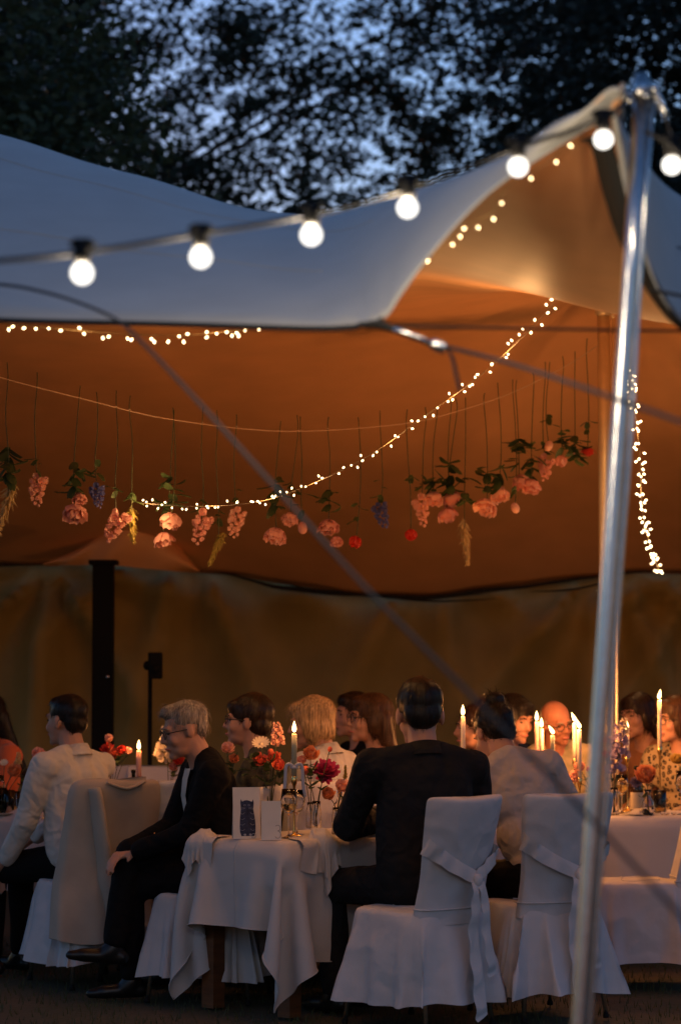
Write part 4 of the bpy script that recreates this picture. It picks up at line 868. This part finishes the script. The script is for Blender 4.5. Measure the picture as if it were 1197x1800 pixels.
    if legs and legmat:
        c = MB(); c.ell(Hh + Vector((0, -0.01, -0.01)), (0.165*S, 0.125*S, 0.10*S))
        for hp, k, an in lgs: c.cap(hp, 0.094*S, k, 0.068*S); c.cap(k, 0.069*S, k.lerp(an, 0.93), 0.054*S)
        g = remesh(c, 'trousers' if not fem else 'skirt', legmat, t, voxel*1.1, 4); fabric_folds(g, seed+5, 0.006)
        if shoes:
            for (hp, k, an), f in zip(lgs, (fL, fR)):
                sm = MB(); fd = (Vector((an.x-k.x, an.y-k.y, 0))*0.25 + Vector((0, 1, 0))).normalized(); sh_ = (k-an).normalized()
                up = sh_; toe = fd - up*fd.dot(up)*0.6; toe.normalize(); sole = -up
                h0 = an + sole*0.045 - toe*0.045; sm.cap(h0, 0.036*S, an + sole*0.048 + toe*0.13, 0.033*S); sm.cap(an + sole*0.05 + toe*0.12, 0.033*S, an + sole*0.055 + toe*0.19, 0.022*S); sm.cap(an, 0.045*S, an + sole*0.03 + toe*0.02, 0.045*S)
                remesh(sm, 'shoe', m_shoe, t, 0.011, 3)
    # --- hair
    hb = MB()
    def he(c, r): hb.ell(Hd(*c), tuple(q*S*HS for q in r), Mh, 16, 12)
    flow_down = 0.35; slen = 0.035; lift = 0.004; ns = 700
    if hair == 'short':
        he((0, -0.022, 0.046), (0.080, 0.096, 0.081)); he((0, -0.062, 0.0), (0.068, 0.048, 0.062)); hb.cap(Hd(-0.066, -0.03, 0.01), 0.014*S, Hd(0.066, -0.03, 0.01), 0.014*S); he((0, 0.035, 0.075), (0.058, 0.045, 0.038))
    elif hair == 'crop':
        he((0, -0.024, 0.048), (0.0795, 0.094, 0.080)); he((0, -0.062, 0.004), (0.067, 0.045, 0.055)); he((0, 0.04, 0.088), (0.052, 0.045, 0.034)); slen = 0.045; lift = 0.012; flow_down = -0.1
    elif hair == 'bald':
        he((0, -0.058, 0.020), (0.077, 0.060, 0.070)); hb.cap(Hd(-0.074, -0.03, 0.012), 0.017*S, Hd(0.074, -0.03, 0.012), 0.017*S); hb.cap(Hd(-0.07, 0.0, 0.02), 0.012*S, Hd(-0.072, -0.03, 0.0), 0.014*S); hb.cap(Hd(0.07, 0.0, 0.02), 0.012*S, Hd(0.072, -0.03, 0.0), 0.014*S); ns = 500; slen = 0.03; lift = 0.01
    elif hair == 'bowl':
        he((0, -0.022, 0.044), (0.086, 0.102, 0.088)); he((0, -0.055, -0.012), (0.076, 0.060, 0.060)); he((0, 0.055, 0.062), (0.06, 0.042, 0.036)); flow_down = 0.9; slen = 0.05
    elif hair == 'bob':
        he((0, -0.022, 0.040), (0.088, 0.104, 0.090)); he((0, -0.050, -0.025), (0.082, 0.068, 0.080)); he((-0.058, -0.005, -0.02), (0.032, 0.052, 0.072)); he((0.058, -0.005, -0.02), (0.032, 0.052, 0.072)); he((0, 0.045, 0.076), (0.06, 0.045, 0.034)); flow_down = 1.2; slen = 0.075; lift = 0.006; ns = 1100
    elif hair == 'long':
        he((0, -0.024, 0.038), (0.086, 0.104, 0.088)); he((-0.058, -0.02, -0.02), (0.030, 0.05, 0.07)); he((0.058, -0.02, -0.02), (0.030, 0.05, 0.07)); he((0, 0.042, 0.078), (0.058, 0.042, 0.030))
        bk = T(0, -0.125, 0.33)
        for sx in (-0.055, 0.0, 0.055): hb.cap(Hd(sx, -0.060, 0.0), 0.050*S, Hd(sx*1.2, -0.080, -0.12), 0.045*S); hb.cap(Hd(sx*1.2, -0.080, -0.12), 0.045*S, bk + Mt @ Vector((sx*1.1, 0.0, 0)), 0.034*S)
        flow_down = 2.5; slen = 0.14; lift = 0.006; ns = 1600
    elif hair == 'bun':
        he((0, -0.022, 0.036), (0.080, 0.098, 0.084)); he((0, -0.055, -0.018), (0.068, 0.052, 0.055)); he((0.0, -0.07, 0.115), (0.043, 0.040, 0.034)); flow_down = 0.0; slen = 0.05; lift = 0.012; ns = 900
    ho = remesh(hb, 'hair', hm, t, 0.0095, 3); displace(ho, 0.0032, 55, seed+9, (1, 1, 0.5))
    me = ho.data; rg = random.Random(seed+20); nv = len(me.vertices); st = MB(); crown = Hd(0, -0.05, 0.12); down = Vector((0, 0, -1))
    for _ in range(ns):
        v = me.vertices[rg.randrange(nv)]; p = v.co.copy(); n = v.normal.copy(); fl = (p-crown).normalized() + down*flow_down
        if hair == 'bun': fl = (Hd(0, -0.07, 0.10)-p).normalized() + Vector((rg.gauss(0, .4), rg.gauss(0, .4), rg.gauss(0, .4)))
        fl = fl - n*fl.dot(n); 
        if fl.length < 1e-4: continue
        fl.normalize(); fl = (fl + Vector((rg.gauss(0, .16), rg.gauss(0, .16), rg.gauss(0, .16)))).normalized(); L = slen*S*rg.uniform(0.5, 1.2); sdv = fl.cross(n).normalized()*0.0014; a_, b_ = [], []
        wild = lift*rg.uniform(0.2, 1.0)*(2.2 if rg.random() < 0.06 else 1)
        for k in range(4):
            u = k/3; q = p + fl*L*u + n*(0.001 + wild*math.sin(u*2.2)) - n*(L*L*u*u/0.22)*(1 if flow_down > 0.5 else 0.7); wv = 1.0-0.75*u; a_.append(q+sdv*wv); b_.append(q-sdv*wv)
        st.grid([a_, b_])
    so = st.build('hair_strands', hm, t); so['kind'] = 'stuff'
    return t
def cloth(n, c, **k): return pr('cloth_'+n, c, k.pop('rough', 0.85), sheen=k.pop('sheen', 0.15), var=k.pop('var', 0.06), vscale=k.pop('vscale', 8), bump=0.25, bscale=22, **k)
C_SUIT = cloth('charcoal_suit', (0.014, 0.0145, 0.016), sheen=0, spec=0.15); C_NAVY = cloth('black_suit', (0.005, 0.005, 0.006), sheen=0, spec=0.15); C_WHITE = cloth('white_shirt', (0.55, 0.52, 0.47)); C_CREAM = cloth('cream_knit', (0.42, 0.37, 0.33)); C_ORANGE = cloth('orange_dress', (0.50, 0.10, 0.03))
C_FLORAL = cloth('dark_floral', (0.008, 0.009, 0.014), sheen=0, spec=0.2, col2=(0.10, 0.095, 0.06), vscale=26); C_TAN = cloth('brown_top', (0.30, 0.13, 0.06)); C_BLACK = cloth('black_cloth', (0.006, 0.006, 0.006), sheen=0, spec=0.15); C_PATT = cloth('patterned_shirt', (0.20, 0.19, 0.10), col2=(0.42, 0.33, 0.22), vscale=22)
m_shoe = pr('black_leather_shoe', (0.008, 0.008, 0.008), 0.35)
for _m in (C_WHITE, C_CREAM, C_SUIT, C_NAVY): crumple(_m, 9.0, 0.5, 0.03)
# leopard print: dark rings on tan
C_LEO = cloth('leopard_print', (0.30, 0.22, 0.12)); _n = C_LEO.node_tree; _b = _n.nodes['Principled BSDF']
_v = _n.nodes.new('ShaderNodeTexVoronoi'); _v.inputs['Scale'].default_value = 42; _tc = _n.nodes.new('ShaderNodeTexCoord'); _n.links.new(_tc.outputs['Object'], _v.inputs['Vector'])
_r = _n.nodes.new('ShaderNodeValToRGB'); _r.color_ramp.interpolation = 'CONSTANT'; _e0 = _r.color_ramp.elements; _e0[0].color = (0.20, 0.13, 0.06, 1); _e0[1].position = 0.22; _e0[1].color = (0.012, 0.010, 0.008, 1); _x = _e0.new(0.46); _x.color = (0.34, 0.26, 0.15, 1)
_n.links.new(_v.outputs['Distance'], _r.inputs[0]); _n.links.new(_r.outputs[0], _b.inputs['Base Color'])

person('man in a dark suit seen from behind, elbow on the white table', 0.375, 10.48, 134, 1.08, 0.50, 7, 0, -30, (-6, -8, 0), hL=(-0.10, 0.34, 0.27), hR=(0.10, 0.36, 0.26), elbL=(-0.75, -0.1, -0.75), elbR=(0.75, -0.1, -0.75), hair='short', hm=H_BLACK, topmat=C_SUIT, legmat=C_SUIT, jacket=True, voxel=0.010, seed=11, wide=1.12, collar=True, hs=1.2)
person('woman in a cream knit with her dark hair pinned up, leaning in', 0.90, 10.92, 122, 1.06, 0.49, 20, -10, -14, (14, -24, 12), hL=(-0.16, 0.32, 0.24), hR=(0.16, 0.32, 0.22), hair='bun', hm=H_BLACK, topmat=C_CREAM, legmat=C_BLACK, voxel=0.010, seed=12, fem=True, wide=1.08)
_m2 = person('grey haired man in a dark suit sitting sideways with crossed legs', -0.52, 11.20, 190, 1.0, 0.50, 14, 0, 6, (0, -10, 0), hL=(-0.02, 0.38, 0.19), hR=(0.05, 0.40, 0.20), fL=(0.06, 0.43, 0.085), fR=(-0.03, 0.52, 0.25), kneeR=(0, 0.3, 1), hair='crop', hm=H_GREY, topmat=C_NAVY, legmat=C_NAVY, jacket=True, voxel=0.010, seed=13, glasses=True)
person('boy in a dark floral shirt gazing away from the candle', -0.37, 11.74, 178, 1.0, 0.50, 4, 0, 0, (-4, 4, 0), hair='bowl', hm=H_DARK, topmat=C_FLORAL, legmat=C_BLACK, voxel=0.010, seed=14, glasses=True)
person('blonde guest in a white shirt with a turned up collar', -0.01, 12.08, 160, 1.0, 0.50, 10, 0, -14, (34, -6, 0), hair='bob', hm=H_BLOND, topmat=C_WHITE, legmat=C_BLACK, voxel=0.010, seed=15, collar=True, fem=True, wide=1.12)
person('woman with long brown hair and glasses, shoulders bare', 0.21, 12.62, 186, 1.0, 0.50, 2, 0, 10, (0, 0, 0), hair='long', hm=H_BROWN, top='strapless', topmat=C_TAN, legmat=C_BLACK, sleeves=False, voxel=0.011, seed=16, fem=True, glasses=True)
person('dark haired guest in black behind the long haired woman', 0.13, 13.75, 200, 1.0, 0.50, 2, 0, 0, (0, 0, 0), hair='short', hm=H_DARK, topmat=C_BLACK, legmat=C_BLACK, voxel=0.013, seed=17)
person('woman in profile with swept back brown hair beside the ivory candle', 0.80, 12.92, 184, 0.95, 0.49, 4, 0, 0, (0, -4, 0), hair='bun', hm=H_BROWN, topmat=C_FLORAL, legmat=C_BLACK, voxel=0.012, seed=18, fem=True)
person('woman with a dark bob turned toward the candles', 0.89, 13.46, 292, 1.0, 0.50, 8, 0, 0, (18, -12, 0), hair='bob', hm=H_BLACK, topmat=C_BLACK, legmat=C_BLACK, voxel=0.012, seed=19, fem=True)
person('bald man in glasses and a patterned shirt facing the candles', 1.235, 13.5, 262, 1.0, 0.50, 14, 4, 0, (34, -14, 6), hair='bald', hm=H_GREY, topmat=C_PATT, legmat=C_BLACK, voxel=0.012, seed=20, glasses=True, skin=pr('ruddy_skin', (0.34, 0.14, 0.085), 0.6, sss=0.2, var=0.12, vscale=25), hs=1.0)
person('woman with long dark hair in a brown top behind the tallest candle', 1.76, 13.85, 222, 1.0, 0.50, 4, 0, 0, (0, -4, 6), hair='long', hm=H_DARK, topmat=C_TAN, legmat=C_BLACK, voxel=0.012, seed=21, fem=True)
person('guest in a leopard print blouse at the table end', 1.90, 13.42, 232, 0.98, 0.50, 4, 0, 0, (-24, -4, 0), hair='bob', hm=H_BROWN, topmat=C_LEO, legmat=C_BLACK, voxel=0.012, seed=22, fem=True, glasses=True, wide=1.1)
person('man in a white shirt seen from behind with short dark hair', -1.27, 11.90, 148, 1.0, 0.50, 6, 0, -6, (4, 2, 0), hL=(-0.2, 0.30, 0.02), hR=(0.10, 0.40, 0.12), hair='short', hm=H_BLACK, topmat=C_WHITE, legmat=C_BLACK, voxel=0.010, seed=23, collar=True, wide=1.1)
person('woman in an orange dress with long black hair behind the glasses', -1.86, 13.42, 214, 1.0, 0.50, 6, 0, 0, (8, -6, 0), hair='long', hm=H_BLACK, topmat=C_ORANGE, legmat=C_ORANGE, voxel=0.012, seed=24, fem=True, wide=1.08)

def shirt_front(root, lean, twist, S, seat, w=0.034):   # pale shirt showing in the opening of a jacket
    Mt = Matrix.Rotation(R(twist), 3, 'Z') @ Matrix.Rotation(R(-lean), 3, 'X'); Hh = Vector((0, 0, seat+0.09*S)); rows = []
    for z, ww, yy in ((0.495, w*1.5, 0.075), (0.45, w*1.4, 0.098), (0.38, w*1.1, 0.122), (0.30, w*0.7, 0.128), (0.22, w*0.25, 0.124)):
        rows.append([Hh + Mt @ (Vector((ww*u, yy*1.06-0.012*u*u, z))*S) for u in (-1, -0.5, 0, 0.5, 1)])
    return MB().grid(rows).build('shirt_front', C_WHITE, root)
shirt_front(_m2, 14, 6, 1.0, 0.50)
_w = MB(); _w.tube([Vector((0.033*math.cos(a), 0.004*math.sin(2*a), 0.027*math.sin(a))) for a in np.linspace(0, 6.28, 20)], 0.005, 6, caps=False, flat=1.6); _o = _w.build('wristwatch', m_chrome, _m2); _o.location = (0.05, 0.34, 0.73); _o.rotation_euler = (0, 0, R(10))
# ================================================================== FLOWERS
def petalmat(n, c): return leafmat('petal_'+n, c, 0.18, 0.25)
PK = petalmat('pink', (0.78, 0.42, 0.36)); PK2 = petalmat('pale_pink', (0.86, 0.52, 0.42)); RD = petalmat('red', (0.65, 0.06, 0.04)); BL = petalmat('blue', (0.14, 0.16, 0.42)); LV = petalmat('lavender', (0.30, 0.25, 0.42)); WH = petalmat('white', (0.72, 0.64, 0.52)); MG = petalmat('magenta', (0.42, 0.03, 0.12)); CO = petalmat('coral', (0.70, 0.16, 0.09)); AP = petalmat('apricot', (0.72, 0.30, 0.14)); YL = petalmat('yellow', (0.60, 0.42, 0.10)); CREAM = petalmat('plume', (0.62, 0.50, 0.26)); OLV = petalmat('olive_plume', (0.42, 0.34, 0.09))
m_stem = leafmat('stem', (0.06, 0.07, 0.025), 0.2, 0.0); m_dleaf = leafmat('flower_leaf', (0.05, 0.085, 0.03), 0.3, 0.2)
def petal(mb, base, d, up, L, W, cup, nu=4, nv=5):
    """cupped petal growing from base along d, its face toward up"""
    d = d.normalized(); up = (up-d*up.dot(d)).normalized(); s = d.cross(up); rows = []
    for i in range(nu+1):
        u = i/nu; w = W*(0.25+0.95*math.sin(math.pi*(0.12+0.72*u))) if u < 1 else W*0.62; row = []
        for j in range(nv):
            v = (j/(nv-1)-0.5)*2; fr = 0.03*L*math.sin(j*2.6+i)*u
            row.append(base + d*(L*u*math.cos(cup*u)) + up*(L*u*math.sin(cup*u) + W*0.35*v*v*u + fr) + s*(w*v))
        rows.append(row)
    mb.grid(rows)
def bloom(kind, c, ax, r, seed):
    """flower head at c opening along ax"""
    rg = random.Random(seed); mb = MB(); ax = Vector(ax).normalized(); x, y, z = frame(ax); c = Vector(c)
    if kind in ('peony', 'rose', 'carnation', 'dahlia'):
        layers = {'peony': ((8, 1.0, 0.25), (8, 0.95, 0.6), (8, 0.8, 0.95), (7, 0.6, 1.2), (5, 0.4, 1.35)), 'rose': ((6, 1.0, 0.35), (6, 0.9, 0.85), (5, 0.7, 1.2), (4, 0.45, 1.4)), 'carnation': ((12, 1.0, 0.1), (11, 0.95, 0.5), (10, 0.85, 0.85), (8, 0.65, 1.15), (5, 0.45, 1.4)), 'dahlia': ((16, 1.0, -0.1), (15, 0.96, 0.2), (14, 0.88, 0.5), (12, 0.75, 0.8), (9, 0.55, 1.1), (5, 0.35, 1.35))}[kind]
        wd = {'peony': 0.34, 'rose': 0.42, 'carnation': 0.2, 'dahlia': 0.15}[kind]
        for li, (n, sc_, tilt) in enumerate(layers):
            for k in range(n):
                a = 2*math.pi*(k+0.37*li)/n + rg.uniform(-.15, .15); rad = x*math.cos(a)+y*math.sin(a); tl = tilt+rg.uniform(-.16, .16)
                d = rad*math.cos(tl)+z*math.sin(tl); up = z*math.cos(tl)-rad*math.sin(tl)
                petal(mb, c - z*r*0.28, d, up, r*sc_*rg.uniform(0.9, 1.12), r*wd*rg.uniform(0.85, 1.2), 0.55 if kind != 'dahlia' else 0.25, 3, 4)
    elif kind == 'poppy':
        for k in range(6): a = k*1.047+rg.uniform(-.2, .2); rad = x*math.cos(a)+y*math.sin(a); petal(mb, c, rad*0.85+z*0.5, z*0.9-rad*0.4, r, r*0.5, 0.6, 3, 5)
    elif kind == 'bud': mb.ell(c, (r*0.75, r*0.75, r), Matrix((x, y, z)).transposed(), 10, 8)
    elif kind == 'daisy':
        for k in range(14): a = k*0.449; rad = x*math.cos(a)+y*math.sin(a); petal(mb, c, rad+z*0.2, z, r, r*0.16, 0.15, 2, 3)
        mb.ell(c+z*0.003, (r*0.2,)*3)
    elif kind in ('spike', 'plume'):
        L = r*4.2; n = 26 if kind == 'spike' else 260
        for k in range(n):
            u = (k+rg.random())/n; a = k*2.4; rad = x*math.cos(a)+y*math.sin(a); w = r*(0.95-0.55*u)*rg.uniform(0.75, 1.25)
            p = c + z*(L*u-L*0.35)
            if kind == 'spike':
                p = p + rad*w*0.75; f = (rad+z*0.3).normalized(); fx, fy, fz = frame(f)
                for q in range(4): aa = q*1.571+k; petal(mb, p, (fx*math.cos(aa)+fy*math.sin(aa))*0.9+f*0.5, f, w*0.85, w*0.42, 0.4, 2, 3)
            else:
                d = (rad*0.55+z*0.9+Vector((rg.gauss(0, .2), rg.gauss(0, .2), rg.gauss(0, .2)))).normalized(); s = d.cross(rad).normalized()*0.0042; e = p + d*w*rg.uniform(0.7, 1.3); m = (p+e)/2 + rad*w*0.12
                mb.poly([p-s*0.4, m-s, e, m+s, p+s*0.4])
    return mb
def leafspray(c, ax, r, n, seed):
    rg = random.Random(seed); mb = MB(); ax = Vector(ax).normalized(); x, y, z = frame(ax); out = []
    for k in range(n):
        a = k*2.4+rg.random(); rad = x*math.cos(a)+y*math.sin(a); p = Vector(c) + z*rg.uniform(-r, r)*0.8; d = (rad+z*rg.uniform(-.2, .9)).normalized(); petal(mb, p, d, z.cross(d).cross(d)*-1+Vector((0, 0, 0.01)), r*rg.uniform(0.7, 1.2), r*0.22, rg.uniform(-.4, .4), 4, 3)
    return mb
# ------------------------------------------------------------------ twine and the upside-down flowers
m_twine = pr('jute_twine', (0.60, 0.42, 0.30), 0.9)
tw_px = [(-160, 612), (0, 663), (150, 702), (300, 737), (500, 758), (700, 746), (800, 724), (900, 690), (1000, 640), (1060, 600)]
def twY(px): return 11.3 + 2.1*(px/1060)
tw_pts = [P(a, b, twY(a)) for a, b in tw_px]; tline = crom(tw_pts, 12); tw_o = thing('twine', 'thin twine strung below the tent roof with flowers tied on', 'twine', tline[-1])
MB().tube([q-tline[-1] for q in tline], 0.0028, 6).build('cord', m_twine, tw_o)
def tw_at(px):
    for (a, ya), (b, yb) in zip(tw_px, tw_px[1:]):
        if a <= px <= b: t = (px-a)/(b-a); return P(px, ya+(yb-ya)*t, twY(px))
    return tw_pts[-1]
KN = {'peony': 'peony', 'plume': 'feathery plume', 'spike': 'larkspur spike', 'poppy': 'poppy', 'bud': 'bud', 'rose': 'rose'}
def hang(label, px, py, kind, mat, r=0.055, leaves=0, ly=None, dx=0, seed=0, extra=None):
    a = tw_at(px+dx); c = P(px, py, a.y + random.Random(seed).uniform(-.06, .06)); r = r*1.28; t = thing('hanging_flower', label, 'flower', a, 0, 'flowers hanging head down from the twine'); rel = c-a
    mb = MB(); up = Vector((0.005*((seed % 3)-1), 0, 0.05+0.03*(seed % 4)/3)); mb.tube(crom([up, Vector((0, 0, 0)), rel*0.3+Vector((0.012*math.sin(seed*1.7), 0, 0)), rel*0.65+Vector((0.014*math.sin(seed), 0.01, 0)), rel+Vector((0, 0, r*0.2))], 5), 0.0024, 5); mb.build('stem', m_stem, t)
    MB().tube([Vector((0.005*math.cos(q), 0.005*math.sin(q), 0)) for q in np.linspace(0, 6.28, 9)], 0.0018, 5, caps=False).build('knot', m_twine, t)
    bloom(kind, rel, (random.Random(seed).uniform(-.45, .45), random.Random(seed+1).uniform(-.6, .0), -1), r, seed).build('bloom', mat, t)
    for k, (ex, ey, er) in enumerate(extra or ()): bloom(kind, P(ex, ey, a.y)-a, (random.Random(seed+k).uniform(-.6, .6), -0.5, -0.8), er, seed+k+3).build('bloom', mat, t)
    leaves = int(leaves*1.8) or 4
    if leaves:
        lc = P(px, ly or py-46, a.y)-a; leafspray(lc, (0, 0, -1), 0.09 if leaves > 5 else 0.06, leaves, seed).build('leaves', m_dleaf, t)
    return t
HG = [
 ('cream feathery plume hanging at the far end of the twine with dark leaves', 15, 880, 'plume', CREAM, 0.05, 9, 812, 0),
 ('pale pink larkspur spray hanging next to the cream plume', 66, 856, 'spike', PK2, 0.026, 0, None, 0),
 ('pink peony with dark leaves hanging alone near the blue larkspur', 132, 896, 'peony', PK, 0.066, 8, 838, 8, [(140, 872, .05)]),
 ('thin blue larkspur hanging beside the lone peony', 172, 868, 'spike', BL, 0.02, 0, None, 0),
 ('faded pink spray hanging before the peaked wall fold', 205, 918, 'spike', PK, 0.03, 0, None, 0),
 ('olive yellow plume hanging next to the faded pink spray', 232, 912, 'plume', OLV, 0.036, 3, 870, -4),
 ('pink peony hanging just under the end of the fairy lights', 302, 910, 'peony', PK, 0.064, 8, 862, 4),
 ('lower pink peony under the end of the fairy lights', 286, 944, 'peony', PK, 0.056, 0, None, 20),
 ('small pink spray hanging between fairy lights and olive plume', 354, 922, 'spike', PK, 0.028, 0, None, 2),
 ('olive plume hanging lowest of all', 385, 955, 'plume', OLV, 0.036, 0, None, -2),
 ('pink larkspur hanging beside the lowest olive plume', 416, 912, 'spike', PK2, 0.026, 2, 875, 0),
 ('pink peony with leaves hanging where the long rope crosses', 486, 936, 'peony', PK, 0.062, 7, 868, 6),
 ('round pink peony close beside the rope crossing', 512, 908, 'peony', PK, 0.05, 0, None, 12),
 ('small pink bud hanging beyond the rope crossing', 532, 928, 'bud', PK, 0.026, 0, None, -4),
 ('pink peony pair hanging next to the single red poppy', 578, 922, 'peony', PK, 0.062, 6, 878, -2, [(590, 948, .05)]),
 ('red poppy hanging next to the peony pair', 627, 944, 'poppy', RD, 0.042, 0, None, 4),
 ('blue larkspur hanging between two red poppies', 668, 900, 'spike', BL, 0.024, 0, None, 0),
 ('red poppy hanging next to the thick pink cluster', 722, 932, 'poppy', RD, 0.040, 2, 836, -8),
 ('pink larkspur at the edge of the thick cluster', 741, 892, 'spike', PK2, 0.028, 0, None, 8),
 ('pink peony highest on the edge of the thick cluster', 762, 872, 'peony', PK2, 0.060, 6, 838, 6),
 ('pink peony in the middle of the thick cluster', 792, 872, 'peony', PK, 0.062, 7, 836, 0),
 ('pink peony lowest in the thick cluster', 785, 900, 'peony', PK, 0.062, 0, None, 18),
 ('cream plume hanging below the thick cluster', 816, 938, 'plume', CREAM, 0.046, 5, 862, 2),
 ('pale peony turned outward beside the cream plume', 856, 886, 'peony', PK2, 0.066, 6, 842, -6),
 ('palest peony above its darker neighbour', 876, 864, 'peony', PK2, 0.062, 6, 832, 0),
 ('small pale rosebud dangling past the pale peonies', 905, 893, 'bud', PK2, 0.024, 0, None, -4),
 ('leafy pink peony under a tall dark leaf', 912, 842, 'peony', PK, 0.058, 10, 792, -6),
 ('pink peony next to the leafy one', 934, 850, 'peony', PK, 0.06, 5, 815, 4),
 ('pink spray climbing toward the shiny pole', 958, 818, 'spike', PK, 0.026, 3, 786, 0),
 ('pale pink bud just below the rising twine', 964, 784, 'bud', PK2, 0.024, 0, None, 0),
 ('pink bloom with dark centre near the shiny pole', 988, 802, 'poppy', PK, 0.042, 4, 778, 2),
 ('dark leafy sprig hanging nearest the shiny pole', 1010, 795, 'bud', PK, 0.014, 12, 785, 0),
 ('red bloom hanging against the shiny pole', 1032, 791, 'carnation', RD, 0.042, 0, None, -2)]
for k, h in enumerate(HG): hang(*h[:9], seed=k*7+3, extra=h[9] if len(h) > 9 else None)
# ------------------------------------------------------------------ table bouquets
def bouquet(label, px, Y, vh, vr, flowers, leaves=(), shape='cyl', seed=0):
    b = on_table(px, 0, Y); t = thing('flower_vase', label, 'vase', b, 0, 'bud vases on the tables')
    if shape == 'cyl': prof = [(0.0, 0), (vr, 0), (vr, vh*0.7), (vr*0.75, vh*0.85), (vr*0.8, vh), (vr*0.72, vh), (vr*0.66, vh*0.84), (vr*0.9, vh*0.68), (vr*0.9, 0.006), (0.0, 0.006)]
    else: prof = [(0.0, 0), (vr*0.8, 0), (vr*1.15, vh*0.28), (vr*0.95, vh*0.5), (vr*0.42, vh*0.72), (vr*0.42, vh*0.88), (vr*0.62, vh), (vr*0.56, vh), (vr*0.36, vh*0.87), (vr*0.36, vh*0.72), (vr*0.88, vh*0.49), (vr*1.06, vh*0.28), (vr*0.74, 0.006), (0.0, 0.006)]
    MB().lathe(prof, n=20).build('vase', m_glass, t)
    for k, (fx, fy, kind, mat, r) in enumerate(flowers):
        r = r*1.22; c = P(fx, fy, Y + random.Random(seed+k).uniform(-.03, .03)) - b; ax = Vector((c.x*0.8, -0.55, max(0.5, c.z*1.6))); 
        if kind in ('spike', 'plume'): ax = Vector((c.x*0.3, 0, 1))
        MB().tube(crom([Vector((-c.x*0.12, 0, 0.012)), Vector((c.x*0.18, c.y*0.2, vh)), Vector((c.x*0.6, c.y*0.6, vh+(c.z-vh)*0.6)), c-ax.normalized()*r*0.2], 5), 0.0021, 5).build('stem', m_stem, t)
        bloom(kind, c, ax, r, seed*13+k).build('bloom', mat, t)
    for k, (lx, ly, r, n) in enumerate(leaves): leafspray(P(lx, ly, Y)-b, (0, 0, 1), r*1.25, n+3, seed+k).build('leaves', m_dleaf, t)
    return t
bouquet('bud vase of coral carnations and a snapdragon beside the ribboned candle', 478, 11.0, 0.13, 0.026, [(458, 1338, 'carnation', CO, 0.036), (482, 1334, 'carnation', CO, 0.034), (490, 1347, 'rose', CO, 0.034), (459, 1309, 'daisy', WH, 0.036), (487, 1296, 'spike', PK2, 0.020), (476, 1322, 'bud', CO, 0.016)], [(446, 1350, 0.05, 8), (470, 1362, 0.05, 8), (492, 1366, 0.04, 6)], seed=1)
bouquet('bud vase with one magenta dahlia', 557, 11.02, 0.15, 0.024, [(573, 1353, 'dahlia', MG, 0.054), (537, 1354, 'bud', CO, 0.020), (580, 1317, 'bud', CO, 0.012)], [(546, 1370, 0.045, 9), (566, 1376, 0.035, 5)], seed=2)
bouquet('bud vase with an orange ranunculus and a peach carnation', 592, 11.05, 0.12, 0.022, [(577, 1398, 'rose', AP, 0.038), (601, 1384, 'carnation', PK2, 0.038), (607, 1362, 'plume', OLV, 0.012)], [(606, 1412, 0.03, 4)], seed=3)
bouquet('tall vase of lavender delphiniums beside the brown bottle', 1068, 12.58, 0.14, 0.026, [(1088, 1312, 'spike', LV, 0.036), (1078, 1340, 'spike', LV, 0.030), (1065, 1302, 'carnation', PK, 0.024), (1064, 1328, 'rose', CO, 0.026), (1092, 1352, 'daisy', LV, 0.022), (1096, 1282, 'spike', WH, 0.018)], [(1074, 1376, 0.02, 3)], seed=4)
bouquet('round vase with one big apricot rose', 1126, 12.57, 0.13, 0.032, [(1134, 1366, 'peony', AP, 0.062), (1117, 1374, 'dahlia', LV, 0.028)], [(1130, 1392, 0.03, 4)], 'round', seed=5)
bouquet('vase of red and pink blossoms on the far table by the black post', 206, 12.74, 0.14, 0.026, [(190, 1318, 'carnation', RD, 0.036), (202, 1326, 'carnation', CO, 0.036), (192, 1300, 'rose', PK2, 0.026), (214, 1320, 'rose', RD, 0.028), (226, 1322, 'rose', PK, 0.026)], [(208, 1340, 0.05, 7)], seed=6)
bouquet('vase with a white stock spike behind the grey haired man', 304, 12.78, 0.12, 0.026, [(294, 1318, 'spike', WH, 0.036), (314, 1338, 'carnation', RD, 0.034), (305, 1350, 'rose', PK, 0.03)], [(306, 1354, 0.04, 5)], seed=7)
bouquet('vase of orange ranunculus before the woman in orange', 20, 12.62, 0.13, 0.025, [(25, 1358, 'rose', AP, 0.046), (68, 1329, 'rose', PK, 0.042), (8, 1342, 'daisy', WH, 0.02), (33, 1336, 'spike', CREAM, 0.012)], [(40, 1372, 0.03, 4)], seed=8)
bouquet('vase of peach roses and bare twigs behind the woman with the hair bun', 1032, 12.62, 0.12, 0.026, [(1018, 1350, 'rose', PK2, 0.036), (1008, 1368, 'peony', PK2, 0.04), (1034, 1352, 'bud', RD, 0.014), (1044, 1338, 'bud', RD, 0.010)], [(1036, 1364, 0.03, 5)], seed=9)
bouquet('vase with a yellow bloom by the leopard print blouse', 1192, 12.66, 0.14, 0.026, [(1190, 1336, 'carnation', YL, 0.038), (1206, 1345, 'rose', PK, 0.034)], [(1194, 1362, 0.03, 4)], seed=10)
bouquet('vase of pale pinks between the grey haired man and the boy', 404, 11.45, 0.12, 0.024, [(400, 1317, 'carnation', PK2, 0.036), (412, 1336, 'rose', AP, 0.03)], [(408, 1350, 0.035, 5)], seed=11)
bouquet('vase with a peach bloom behind the ribboned candle', 548, 11.5, 0.12, 0.024, [(546, 1328, 'peony', AP, 0.044), (530, 1338, 'rose', PK, 0.028)], [(540, 1350, 0.035, 5)], seed=12)
